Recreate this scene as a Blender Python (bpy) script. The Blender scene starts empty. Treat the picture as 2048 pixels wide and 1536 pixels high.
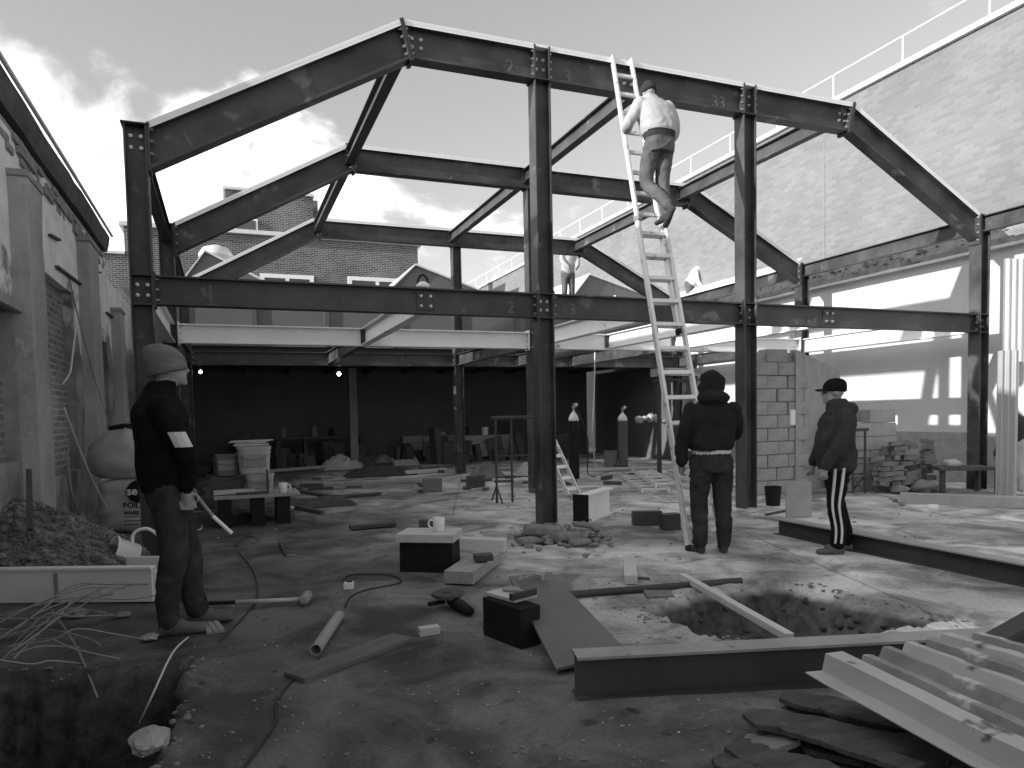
import bpy, bmesh, math, random
from mathutils import Vector, Matrix, noise
from mathutils.bvhtree import BVHTree
random.seed(7)
SC = bpy.context.scene
COL = SC.collection
# ------------------------------------------------------------------ camera
CAM = Vector((0, 0, 1.32))
YAW, PITCH, ROLL = 0.3650, -0.0496, -0.0205
FPX, PCX, PCY = 1404.28, 991.18, 900.08          # focal length and principal point, in 2048 x 1536 units
FWD = Vector((math.sin(YAW)*math.cos(PITCH), math.cos(YAW)*math.cos(PITCH), math.sin(PITCH)))
_r = Vector((math.cos(YAW), -math.sin(YAW), 0)); _u = _r.cross(FWD)
RGT = _r*math.cos(ROLL) + _u*math.sin(ROLL)
UPV = -_r*math.sin(ROLL) + _u*math.cos(ROLL)
cam = bpy.data.cameras.new('camera'); cam_o = bpy.data.objects.new('camera', cam); COL.objects.link(cam_o)
cam.sensor_fit = 'HORIZONTAL'; cam.sensor_width = 36.0; cam.lens = FPX/2048*36
cam.shift_x = (1024-PCX)/2048; cam.shift_y = (PCY-768)/2048
cam.clip_start = 0.05; cam.clip_end = 3000
M = Matrix((RGT, UPV, -FWD)).transposed().to_4x4(); M.translation = CAM
cam_o.matrix_world = M
SC.camera = cam_o
# ------------------------------------------------------------------ light
SUN_A, SUN_E = math.radians(8), math.radians(18.2)      # travels towards +X, a little towards +Y
SDIR = Vector((math.cos(SUN_E)*math.cos(SUN_A), math.cos(SUN_E)*math.sin(SUN_A), -math.sin(SUN_E)))
sl = bpy.data.lights.new('sun', 'SUN'); sl.energy = 3.6; sl.angle = math.radians(0.5); sl.color = (1, .99, .97)
so = bpy.data.objects.new('sun', sl); COL.objects.link(so); so.rotation_euler = SDIR.to_track_quat('-Z', 'Y').to_euler()
so.location = (-20, 0, 20)
W = bpy.data.worlds.new('World'); SC.world = W; W.use_nodes = True
def world():
    nt = W.node_tree; N = nt.nodes; L = nt.links; N.clear()
    out = N.new('ShaderNodeOutputWorld'); bg = N.new('ShaderNodeBackground'); bg.inputs[1].default_value = 1.0
    sky = N.new('ShaderNodeTexSky'); sky.sky_type = 'NISHITA'; sky.sun_disc = False
    sky.sun_elevation = SUN_E; sky.sun_rotation = math.atan2(-SDIR.x, -SDIR.y)
    sky.dust_density = 1.6; sky.air_density = 1.0
    bw = N.new('ShaderNodeRGBToBW'); L.new(sky.outputs[0], bw.inputs[0])
    def mth(op, a, b=None, c=None, clamp=False):
        n = N.new('ShaderNodeMath'); n.operation = op; n.use_clamp = clamp
        for i, v in enumerate((a, b, c)):
            if v is None: continue
            if isinstance(v, (int, float)): n.inputs[i].default_value = v
            else: L.new(v, n.inputs[i])
        return n.outputs[0]
    base = mth('MULTIPLY', bw.outputs[0], SKY_STR)
    base = mth('ADD', base, 0.07)
    tc = N.new('ShaderNodeTexCoord'); sep = N.new('ShaderNodeSeparateXYZ'); L.new(tc.outputs['Generated'], sep.inputs[0])
    zz = mth('ADD', mth('MAXIMUM', sep.outputs[2], 0.0), 0.32)
    cmb = N.new('ShaderNodeCombineXYZ')
    L.new(mth('DIVIDE', sep.outputs[0], zz), cmb.inputs[0]); L.new(mth('DIVIDE', sep.outputs[1], zz), cmb.inputs[1])
    cmb.inputs[2].default_value = CLOUD_SEED
    n1 = N.new('ShaderNodeTexNoise'); n1.inputs['Scale'].default_value = 2.3; n1.inputs['Detail'].default_value = 8
    n1.inputs['Roughness'].default_value = .56; n1.inputs['Distortion'].default_value = .35; L.new(cmb.outputs[0], n1.inputs[0])
    # low bank of bright cumulus, extended over the unseen sunny side for fill light
    dot = N.new('ShaderNodeVectorMath'); dot.operation = 'DOT_PRODUCT'; L.new(tc.outputs['Generated'], dot.inputs[0])
    dot.inputs[1].default_value = CLOUD_DIR
    bank = N.new('ShaderNodeMapRange'); bank.interpolation_type = 'SMOOTHSTEP'; L.new(dot.outputs['Value'], bank.inputs[0])
    bank.inputs[1].default_value = -.35; bank.inputs[2].default_value = .75; bank.inputs[3].default_value = -.10; bank.inputs[4].default_value = .25
    low = N.new('ShaderNodeMapRange'); L.new(sep.outputs[2], low.inputs[0])
    low.inputs[1].default_value = 0; low.inputs[2].default_value = .5; low.inputs[3].default_value = .13; low.inputs[4].default_value = -.12
    v = mth('ADD', mth('ADD', n1.outputs[0], bank.outputs[0]), low.outputs[0])
    mask = N.new('ShaderNodeMapRange'); mask.interpolation_type = 'SMOOTHSTEP'; L.new(v, mask.inputs[0])
    mask.inputs[1].default_value = .49; mask.inputs[2].default_value = .68; mask.inputs[3].default_value = 0; mask.inputs[4].default_value = 1
    inv = mth('SUBTRACT', 1.0, mask.outputs[0])
    val = mth('ADD', mth('MULTIPLY', base, inv), mth('MULTIPLY', mask.outputs[0], 1.3))
    cc = N.new('ShaderNodeCombineColor'); 
    for i in range(3): L.new(val, cc.inputs[i])
    L.new(cc.outputs[0], bg.inputs[0]); L.new(bg.outputs[0], out.inputs[0])
SKY_STR = 0.15; CLOUD_SEED = 14.3; CLOUD_DIR = (-0.985, 0.12, 0.12)
world()
SC.view_settings.view_transform = 'Standard'; SC.view_settings.look = 'None'
SC.view_settings.exposure = 0.65; SC.view_settings.gamma = 1.0
SC.cycles.use_denoising = True
SC.cycles.max_bounces = 6; SC.cycles.diffuse_bounces = 3; SC.cycles.glossy_bounces = 2

# ------------------------------------------------------------------ from the lens to the place
def ray(px, py): return FWD + RGT*((px-PCX)/FPX) - UPV*((py-PCY)/FPX)
def G(px, py, z=0.0): d = ray(px, py); return CAM + d*((z-CAM.z)/d.z)
def oY(px, py, Y): d = ray(px, py); return CAM + d*(Y/d.y)
def oX(px, py, X): d = ray(px, py); return CAM + d*(X/d.x)
def V(*a): return Vector(a)

# ------------------------------------------------------------------ materials (all neutral: the picture is black and white)
MATS = {}
def mat(name, c, c2=None, scale=4.0, rough=.8, bump=0.0, bscale=None, metal=0.0, spec=.3, detail=6, speck=None, stretch=None, rough2=None, contrast=.25, emit=None):
    if name in MATS: return MATS[name]
    m = bpy.data.materials.new(name); m.use_nodes = True; MATS[name] = m
    nt = m.node_tree; N = nt.nodes; L = nt.links; b = N['Principled BSDF']
    b.inputs['Roughness'].default_value = rough; b.inputs['Metallic'].default_value = metal
    b.inputs['Specular IOR Level'].default_value = spec
    if emit:
        b.inputs['Emission Color'].default_value = (1, 1, 1, 1); b.inputs['Emission Strength'].default_value = emit
    g = lambda v: (v, v, v, 1)
    if c2 is None: c2 = c*.8
    tc = N.new('ShaderNodeTexCoord'); src = tc.outputs['Object']
    if stretch:
        mp = N.new('ShaderNodeMapping'); mp.inputs['Scale'].default_value = stretch; L.new(src, mp.inputs[0]); src = mp.outputs[0]
    n = N.new('ShaderNodeTexNoise'); n.inputs['Scale'].default_value = scale; n.inputs['Detail'].default_value = detail
    n.inputs['Roughness'].default_value = .62; L.new(src, n.inputs[0])
    r = N.new('ShaderNodeValToRGB'); L.new(n.outputs[0], r.inputs[0])
    r.color_ramp.elements[0].position = .5-contrast; r.color_ramp.elements[0].color = g(c2)
    r.color_ramp.elements[1].position = .5+contrast; r.color_ramp.elements[1].color = g(c)
    col = r.outputs[0]
    if speck:
        n2 = N.new('ShaderNodeTexNoise'); n2.inputs['Scale'].default_value = speck[0]; n2.inputs['Detail'].default_value = 4; L.new(src, n2.inputs[0])
        mr = N.new('ShaderNodeMapRange'); L.new(n2.outputs[0], mr.inputs[0]); mr.inputs[1].default_value = speck[1]; mr.inputs[2].default_value = speck[1]+.06
        mx = N.new('ShaderNodeMix'); mx.data_type = 'RGBA'; L.new(mr.outputs[0], mx.inputs[0]); L.new(col, mx.inputs[6]); mx.inputs[7].default_value = g(speck[2]); col = mx.outputs[2]
    L.new(col, b.inputs['Base Color'])
    if rough2 is not None:
        mr = N.new('ShaderNodeMapRange'); L.new(n.outputs[0], mr.inputs[0]); mr.inputs[1].default_value = .35; mr.inputs[2].default_value = .65
        mr.inputs[3].default_value = rough2; mr.inputs[4].default_value = rough; L.new(mr.outputs[0], b.inputs['Roughness'])
    if bump:
        n3 = N.new('ShaderNodeTexNoise'); n3.inputs['Scale'].default_value = bscale or scale*5; n3.inputs['Detail'].default_value = 5; L.new(src, n3.inputs[0])
        bp = N.new('ShaderNodeBump'); bp.inputs['Strength'].default_value = bump; bp.inputs['Distance'].default_value = .02
        L.new(n3.outputs[0], bp.inputs['Height']); L.new(bp.outputs[0], b.inputs['Normal'])
    return m
def brickmat(name, c1, c2, mortar, bw=.225, bh=.075, plane='YZ', msize=.012, rough=.9, var=.5):
    m = bpy.data.materials.new(name); m.use_nodes = True; MATS[name] = m
    nt = m.node_tree; N = nt.nodes; L = nt.links; b = N['Principled BSDF']; b.inputs['Roughness'].default_value = rough
    b.inputs['Specular IOR Level'].default_value = .15
    g = lambda v: (v, v, v, 1)
    tc = N.new('ShaderNodeTexCoord'); s = N.new('ShaderNodeSeparateXYZ'); L.new(tc.outputs['Object'], s.inputs[0]); cb = N.new('ShaderNodeCombineXYZ')
    L.new(s.outputs['XYZ'.index(plane[0])], cb.inputs[0]); L.new(s.outputs['XYZ'.index(plane[1])], cb.inputs[1])
    br = N.new('ShaderNodeTexBrick'); L.new(cb.outputs[0], br.inputs[0])
    br.inputs['Color1'].default_value = g(c1); br.inputs['Color2'].default_value = g(c2); br.inputs['Mortar'].default_value = g(mortar)
    br.inputs['Scale'].default_value = 1; br.inputs['Mortar Size'].default_value = msize; br.inputs['Mortar Smooth'].default_value = .3
    br.inputs['Brick Width'].default_value = bw; br.inputs['Row Height'].default_value = bh; br.inputs['Bias'].default_value = 0
    n = N.new('ShaderNodeTexNoise'); n.inputs['Scale'].default_value = .7; n.inputs['Detail'].default_value = 7; L.new(tc.outputs['Object'], n.inputs[0])
    mr = N.new('ShaderNodeMapRange'); L.new(n.outputs[0], mr.inputs[0]); mr.inputs[1].default_value = .3; mr.inputs[2].default_value = .7; mr.inputs[3].default_value = 1-var; mr.inputs[4].default_value = 1+var*.4
    mx = N.new('ShaderNodeMix'); mx.data_type = 'RGBA'; mx.blend_type = 'MULTIPLY'; mx.inputs[0].default_value = 1; L.new(br.outputs[0], mx.inputs[6]); L.new(mr.outputs[0], mx.inputs[7])
    L.new(mx.outputs[2], b.inputs['Base Color'])
    bp = N.new('ShaderNodeBump'); bp.inputs['Strength'].default_value = .6; bp.inputs['Distance'].default_value = .01; bp.invert = True
    L.new(br.outputs['Fac'], bp.inputs['Height']); L.new(bp.outputs[0], b.inputs['Normal'])
    return m

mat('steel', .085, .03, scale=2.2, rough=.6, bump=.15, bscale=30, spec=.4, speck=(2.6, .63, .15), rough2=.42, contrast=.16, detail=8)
mat('steel_glare', .9, .82, scale=3, rough=.5, spec=.5)  # white glare on the roof members' top flanges, put into the colour
mat('steel_pale', .86, .74, scale=2, rough=.55, bump=.05, bscale=20, spec=.4, speck=(2.2, .68, .36))
mat('plate', .05, .035, scale=4, rough=.5, spec=.5)
mat('bolt', .55, .4, scale=8, rough=.35, metal=.7)
mat('chalk', .17, .10, scale=14, rough=.9)
mat('alu', .85, .7, scale=6, rough=.38, metal=.35, spec=.5, speck=(9, .62, .45))
mat('alu_dark', .3, .2, scale=6, rough=.5)
mat('rubber', .02, .012, scale=6, rough=.8)
mat('concrete', .38, .26, scale=3, rough=.9, bump=.3, bscale=25)
mat('block', .42, .3, scale=5, rough=.95, bump=.4, bscale=30)
mat('block_grey', .40, .24, scale=5, rough=.95, bump=.4, bscale=30)
mat('whitewash', .62, .52, scale=1.2, rough=.9, bump=.08, bscale=12, speck=(1.3, .7, .5))
mat('white', .88, .78, scale=5, rough=.5)
mat('china', .85, .8, scale=5, rough=.2, spec=.5)
mat('timber', .40, .27, scale=3, rough=.8, bump=.15, bscale=14, stretch=(1, 9, 9))
mat('timber_pale', .62, .45, scale=3, rough=.75, bump=.15, bscale=14, stretch=(1, 9, 9))
mat('timber_old', .17, .10, scale=3, rough=.85, bump=.3, bscale=14, stretch=(1, 9, 9))
mat('rubble_dark', .27, .10, scale=6, rough=.95, bump=.5, bscale=30)
mat('timber_dark', .12, .05, scale=3, rough=.9, bump=.4, bscale=14, stretch=(1, 7, 7))
mat('brick_loose', .22, .13, scale=9, rough=.95, bump=.4, bscale=40)
mat('rubble', .30, .14, scale=5, rough=.95, bump=.5, bscale=30)
mat('soil', .09, .04, scale=3, rough=.95, bump=.7, bscale=18)
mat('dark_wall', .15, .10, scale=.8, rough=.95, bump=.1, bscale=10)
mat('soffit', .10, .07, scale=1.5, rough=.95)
mat('fascia', .20, .15, scale=1.2, rough=.8)
mat('roof_grey', .17, .12, scale=1.5, rough=.8)
mat('flash', .75, .6, scale=2, rough=.5)
mat('black', .012, .008, scale=5, rough=.7)
mat('tarp', .5, .35, scale=3, rough=.45, spec=.4)
mat('cable', .05, .03, scale=9, rough=.6)
mat('cable_white', .75, .6, scale=9, rough=.5)
mat('glass', .10, .06, scale=2, rough=.08, spec=.6)
mat('lamp', .9, .9, emit=14)

# ------------------------------------------------------------------ mesh builders
class MB:
    def __init__(s): s.v = []; s.f = []; s.m = []
    def add(s, vs, fs, mi=0):
        o = len(s.v); s.v += [tuple(v) for v in vs]
        for f in fs: s.f.append(tuple(i+o for i in f)); s.m.append(mi)
        return s
    def box(s, c, size, rot=None, mi=0, taper=1.0):
        hx, hy, hz = size[0]/2, size[1]/2, size[2]/2; c = Vector(c); vs = []
        for z, t in ((-hz, 1), (hz, taper)):
            for x, y in ((-hx, -hy), (hx, -hy), (hx, hy), (-hx, hy)):
                p = Vector((x*t, y*t, z)); p = rot @ p if rot else p; vs.append(c+p)
        return s.add(vs, [(3, 2, 1, 0), (4, 5, 6, 7), (0, 1, 5, 4), (1, 2, 6, 5), (2, 3, 7, 6), (3, 0, 4, 7)], mi)
    def span(s, a, b, w, h, up=None, mi=0):          # a bar of section w x h from a to b
        a, b = Vector(a), Vector(b); d = (b-a); l = d.length; R = frame(d, up)
        return s.box((a+b)/2, (l, w, h), R, mi)
    def loft(s, rings, mi=0, cap=True, closed=True):
        n = len(rings[0]); o = len(s.v)
        for r in rings: s.v += [tuple(p) for p in r]
        for i in range(len(rings)-1):
            for j in range(n if closed else n-1):
                k = (j+1) % n
                s.f.append((o+i*n+j, o+i*n+k, o+(i+1)*n+k, o+(i+1)*n+j)); s.m.append(mi)
        if cap:
            s.f.append(tuple(o+j for j in reversed(range(n)))); s.m.append(mi)
            s.f.append(tuple(o+(len(rings)-1)*n+j for j in range(n))); s.m.append(mi)
        return s
    def tube(s, pts, rad, n=8, mi=0):
        pts = [Vector(p) for p in pts]
        if not isinstance(rad, (list, tuple)): rad = [rad]*len(pts)
        rings = []; ref = None
        for i, p in enumerate(pts):
            d = (pts[min(i+1, len(pts)-1)]-pts[max(i-1, 0)]).normalized()
            if ref is None: ref = V(0, 0, 1) if abs(d.z) < .9 else V(1, 0, 0)
            a = d.cross(ref)
            if a.length < 1e-4: a = d.cross(V(0, 1, 0))
            a.normalize(); b = a.cross(d).normalized(); ref = b
            rings.append([p+(a*math.cos(t)+b*math.sin(t))*rad[i] for t in [2*math.pi*k/n for k in range(n)]])
        return s.loft(rings, mi)
    def lathe(s, base, prof, n=20, mi=0, axis=None):
        base = Vector(base); R = frame_z(axis) if axis else Matrix.Identity(3)
        rings = [[base + R @ V(r*math.cos(2*math.pi*k/n), r*math.sin(2*math.pi*k/n), z) for k in range(n)] for r, z in prof]
        return s.loft(rings, mi)
    def rock(s, c, r, seed, mi=0, flat=.7, sub=1):
        bm = bmesh.new(); bmesh.ops.create_icosphere(bm, subdivisions=sub, radius=1)
        vs = []; rr = random.Random(seed); sx, sy, sz = rr.uniform(.7, 1.3), rr.uniform(.7, 1.2), rr.uniform(.5, 1)*flat
        for v in bm.verts:
            k = 1+.35*noise.noise(v.co*1.3+V(seed*1.7, 0, 0))+(.16*noise.noise(v.co*4+V(seed*2.3, 5, 0)) if sub > 1 else 0); vs.append(Vector(c)+V(v.co.x*sx, v.co.y*sy, v.co.z*sz)*r*k)
        fs = [tuple(v.index for v in f.verts) for f in bm.faces]; bm.free()
        return s.add(vs, fs, mi)
    def build(s, name, mats, parent=None, bevel=0, smooth=False, seg=2):
        me = bpy.data.meshes.new(name); me.from_pydata(s.v, [], s.f)
        if isinstance(mats, str): mats = [mats]
        for k in mats: me.materials.append(MATS[k])
        if any(s.m): me.polygons.foreach_set('material_index', s.m)
        if smooth: me.polygons.foreach_set('use_smooth', [True]*len(me.polygons))
        me.update(); o = bpy.data.objects.new(name, me); COL.objects.link(o)
        if parent: 
            o.parent = parent; o.matrix_parent_inverse = Matrix.Translation(-parent.location) if parent.type == 'EMPTY' else Matrix.Identity(4)
        if bevel:
            md = o.modifiers.new('bevel', 'BEVEL'); md.width = bevel; md.segments = seg; md.limit_method = 'ANGLE'; md.angle_limit = math.radians(40)
        return o
def frame(d, up=None):
    d = Vector(d).normalized(); up = Vector(up) if up else (V(0, 0, 1) if abs(d.z) < .95 else V(0, 1, 0))
    y = up.cross(d).normalized(); z = d.cross(y).normalized(); return Matrix((d, y, z)).transposed()
def frame_z(d):
    d = Vector(d).normalized(); a = V(1, 0, 0) if abs(d.x) < .9 else V(0, 1, 0)
    x = (a-d*a.dot(d)).normalized(); y = d.cross(x); return Matrix((x, y, d)).transposed()
def rotz(a): return Matrix.Rotation(a, 3, 'Z')
def tag(o, label, cat, group=None, kind=None):
    if label: o['label'] = label
    if cat: o['category'] = cat
    if group: o['group'] = group
    if kind: o['kind'] = kind
    return o
def thing(name, label, cat, loc=(0, 0, 0), group=None):
    o = bpy.data.objects.new(name, None); COL.objects.link(o); o.location = loc; o.empty_display_size = .1
    return tag(o, label, cat, group, 'thing')
def structure(o): o['kind'] = 'structure'; return o
def stuff(o): o['kind'] = 'stuff'; return o
def link_copy(o, name, parent, mw):
    c = o.copy(); COL.objects.link(c); c.name = name; c.parent = parent; c.matrix_world = mw; return c
def sag(a, b, drop, n=12):
    a, b = Vector(a), Vector(b); return [a.lerp(b, i/n)-V(0, 0, drop*4*(i/n)*(1-i/n)) for i in range(n+1)]
def smooth_path(pts, n=6):
    pts = [Vector(p) for p in pts]; out = []
    for i in range(len(pts)-1):
        p0, p1, p2, p3 = pts[max(i-1, 0)], pts[i], pts[i+1], pts[min(i+2, len(pts)-1)]
        for k in range(n):
            t = k/n; out.append(.5*((2*p1)+(p2-p0)*t+(2*p0-5*p1+4*p2-p3)*t*t+(3*p1-p0-3*p2+p3)*t**3))
    return out+[pts[-1]]
# ================================================================== THE SETTING
# ------------------------------------------------------------------ ground, with two excavations
HOLE = [G(*q) for q in ((1300, 1222), (1335, 1205), (1400, 1188), (1480, 1176), (1545, 1169), (1620, 1180), (1700, 1200), (1800, 1222), (1885, 1242), (1780, 1262), (1690, 1285), (1560, 1305), (1430, 1275), (1350, 1243))]
PIT = [G(*q) for q in ((-260, 1395), (-120, 1372), (60, 1352), (200, 1352), (300, 1338), (368, 1335), (352, 1400), (335, 1450), (322, 1500), (280, 1560))] + [V(-.5, 2.2, 0), V(-1.9, 2.2, 0)]
TRENCH = [G(*q) for q in ((1010, 1075), (1045, 1058), (1110, 1050), (1180, 1056), (1245, 1072), (1180, 1085), (1090, 1090))]
def sdist(p, poly):                      # signed distance to a polygon in plan, negative inside
    x, y = p; d = 1e9; ins = False; n = len(poly)
    for i in range(n):
        ax, ay = poly[i].x, poly[i].y; bx, by = poly[(i+1) % n].x, poly[(i+1) % n].y
        ex, ey = bx-ax, by-ay; t = max(0, min(1, ((x-ax)*ex+(y-ay)*ey)/(ex*ex+ey*ey+1e-12)))
        d = min(d, math.hypot(x-ax-t*ex, y-ay-t*ey))
        if (ay > y) != (by > y) and x < (bx-ax)*(y-ay)/(by-ay)+ax: ins = not ins
    return -d if ins else d
def bounds(poly, m): return (min(p.x for p in poly)-m, max(p.x for p in poly)+m, min(p.y for p in poly)-m, max(p.y for p in poly)+m)
DIGS = [(HOLE, .25, .22, bounds(HOLE, .4)), (PIT, 1.0, .16, bounds(PIT, .4)), (TRENCH, .10, .12, bounds(TRENCH, .4))]
def gz(x, y):
    z = .012*noise.noise(V(x*.8, y*.8, 0))+.006*noise.noise(V(x*4, y*4, 3))
    for poly, dep, ed, (x0, x1, y0, y1) in DIGS:
        if x0 < x < x1 and y0 < y < y1:
            d = sdist((x, y), poly)+.08*noise.noise(V(x*4, y*4, 9))+.045*noise.noise(V(x*13, y*13, 2))-.03
            t = max(0, min(1, -d/ed)); t = t*t*(3-2*t)
            z -= dep*t*(1+.25*noise.noise(V(x*5, y*5, 5)))
            if 0 < d < .16: z += .022*(1-d/.16)*(1+noise.noise(V(x*9, y*9, 1)))
    return z
def axis(parts):
    out = []
    for a, b, st in parts:
        n = max(1, round((b-a)/st)); out += [a+(b-a)*i/n for i in range(n)]
    return out+[parts[-1][1]]
def ground():
    xs = axis([(-900, -60, 140), (-60, -4, 8), (-4, -2, .25), (-2, 5, .035), (5, 14, .15), (14, 60, 8), (60, 900, 140)])
    ys = axis([(-900, -60, 140), (-60, 1.5, 6), (1.5, 5, .035), (5, 8, .07), (8, 22, .2), (22, 80, 8), (80, 900, 140)])
    vs = [(x, y, gz(x, y) if -4 < x < 14 and 1.4 < y < 22 else 0) for y in ys for x in xs]
    n = len(xs); fs = [(j*n+i, j*n+i+1, (j+1)*n+i+1, (j+1)*n+i) for j in range(len(ys)-1) for i in range(n-1)]
    mb = MB(); mb.v = vs; mb.f = fs; mb.m = [0]*len(fs)
    o = mb.build('ground', 'ground', smooth=True); return structure(o)
def ground_mat():
    m = bpy.data.materials.new('ground'); m.use_nodes = True; MATS['ground'] = m
    nt = m.node_tree; N = nt.nodes; L = nt.links; b = N['Principled BSDF']; tc = N.new('ShaderNodeTexCoord'); P = tc.outputs['Object']
    g = lambda v: (v, v, v, 1)
    def nz(scale, det=7, rough=.6, dist=0):
        n = N.new('ShaderNodeTexNoise'); n.inputs['Scale'].default_value = scale; n.inputs['Detail'].default_value = det; n.inputs['Roughness'].default_value = rough
        n.inputs['Distortion'].default_value = dist; L.new(P, n.inputs[0]); return n.outputs[0]
    def ramp(src, a, b_, ca, cb_):
        r = N.new('ShaderNodeValToRGB'); L.new(src, r.inputs[0]); r.color_ramp.elements[0].position = a; r.color_ramp.elements[1].position = b_
        r.color_ramp.elements[0].color = g(ca); r.color_ramp.elements[1].color = g(cb_); return r.outputs[0]
    def mul(a, b_):
        x = N.new('ShaderNodeMix'); x.data_type = 'RGBA'; x.blend_type = 'MULTIPLY'; x.inputs[0].default_value = 1; L.new(a, x.inputs[6]); L.new(b_, x.inputs[7]); return x.outputs[2]
    # screed worn and smeared with mud: big patches, smaller blotches, grit
    big = ramp(nz(.55, 5, .5, .6), .36, .60, .42, 1.0)
    mid = ramp(nz(1.7, 9, .60, .9), .38, .58, .38, 1.0)
    grit = ramp(nz(40, 4, .6), .33, .62, .80, 1.08)
    dots = ramp(nz(9, 3, .4), .27, .33, .45, 1.0)
    base = N.new('ShaderNodeRGB'); base.outputs[0].default_value = g(GROUND_C)
    sp = N.new('ShaderNodeSeparateXYZ'); L.new(P, sp.inputs[0])
    # slab on the right; the extra sky light there is put into the colour
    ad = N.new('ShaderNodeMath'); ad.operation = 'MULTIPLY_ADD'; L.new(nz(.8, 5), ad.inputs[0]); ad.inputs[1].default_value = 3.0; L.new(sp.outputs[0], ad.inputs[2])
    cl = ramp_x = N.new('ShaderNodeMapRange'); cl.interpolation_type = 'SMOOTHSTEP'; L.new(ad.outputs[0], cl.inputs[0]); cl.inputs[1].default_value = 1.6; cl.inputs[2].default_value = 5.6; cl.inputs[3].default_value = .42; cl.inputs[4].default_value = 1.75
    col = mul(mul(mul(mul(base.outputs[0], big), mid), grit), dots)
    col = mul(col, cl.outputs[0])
    # shallow joints between the bays of the right-hand slab
    for cx_, cy_, per, ph in ((.33, .944, 2.1, .35), (.944, -.33, 3.2, 1.1)):
        m1 = N.new('ShaderNodeMath'); m1.operation = 'MULTIPLY_ADD'; L.new(sp.outputs[0], m1.inputs[0]); m1.inputs[1].default_value = cx_/per; m1.inputs[2].default_value = ph
        m2 = N.new('ShaderNodeMath'); m2.operation = 'MULTIPLY_ADD'; L.new(sp.outputs[1], m2.inputs[0]); m2.inputs[1].default_value = cy_/per; L.new(m1.outputs[0], m2.inputs[2])
        m3 = N.new('ShaderNodeMath'); m3.operation = 'PINGPONG'; L.new(m2.outputs[0], m3.inputs[0]); m3.inputs[1].default_value = .5
        m4 = N.new('ShaderNodeMath'); m4.operation = 'MULTIPLY_ADD'; L.new(nz(5, 5, .6), m4.inputs[0]); m4.inputs[1].default_value = .008; L.new(m3.outputs[0], m4.inputs[2])
        m5 = N.new('ShaderNodeMapRange'); L.new(m4.outputs[0], m5.inputs[0]); m5.inputs[1].default_value = .0045; m5.inputs[2].default_value = .010; m5.inputs[3].default_value = .5; m5.inputs[4].default_value = 1
        mk = N.new('ShaderNodeMapRange'); L.new(sp.outputs[0], mk.inputs[0]); mk.inputs[1].default_value = 2.6; mk.inputs[2].default_value = 3.6; mk.inputs[3].default_value = 1; mk.inputs[4].default_value = 0
        mm = N.new('ShaderNodeMath'); mm.operation = 'MAXIMUM'; L.new(m5.outputs[0], mm.inputs[0]); L.new(mk.outputs[0], mm.inputs[1])
        col = mul(col, mm.outputs[0])
    # bare soil inside the digs
    mz = N.new('ShaderNodeMapRange'); L.new(sp.outputs[2], mz.inputs[0]); mz.inputs[1].default_value = -.06; mz.inputs[2].default_value = -.02
    so_ = ramp(nz(9, 8, .7), .35, .65, .02, .11)
    mx = N.new('ShaderNodeMix'); mx.data_type = 'RGBA'; L.new(mz.outputs[0], mx.inputs[0]); L.new(so_, mx.inputs[6]); L.new(col, mx.inputs[7])
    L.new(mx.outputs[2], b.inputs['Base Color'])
    wet = N.new('ShaderNodeMapRange'); L.new(nz(.9, 4, .5, .4), wet.inputs[0]); wet.inputs[1].default_value = .52; wet.inputs[2].default_value = .62; wet.inputs[3].default_value = .85; wet.inputs[4].default_value = .38
    L.new(wet.outputs[0], b.inputs['Roughness']); b.inputs['Specular IOR Level'].default_value = .35
    bp = N.new('ShaderNodeBump'); bp.inputs['Strength'].default_value = .55; bp.inputs['Distance'].default_value = .02; L.new(nz(11, 8, .6), bp.inputs['Height']); L.new(bp.outputs[0], b.inputs['Normal'])
GROUND_C = .43
ground_mat(); ground()

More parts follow.
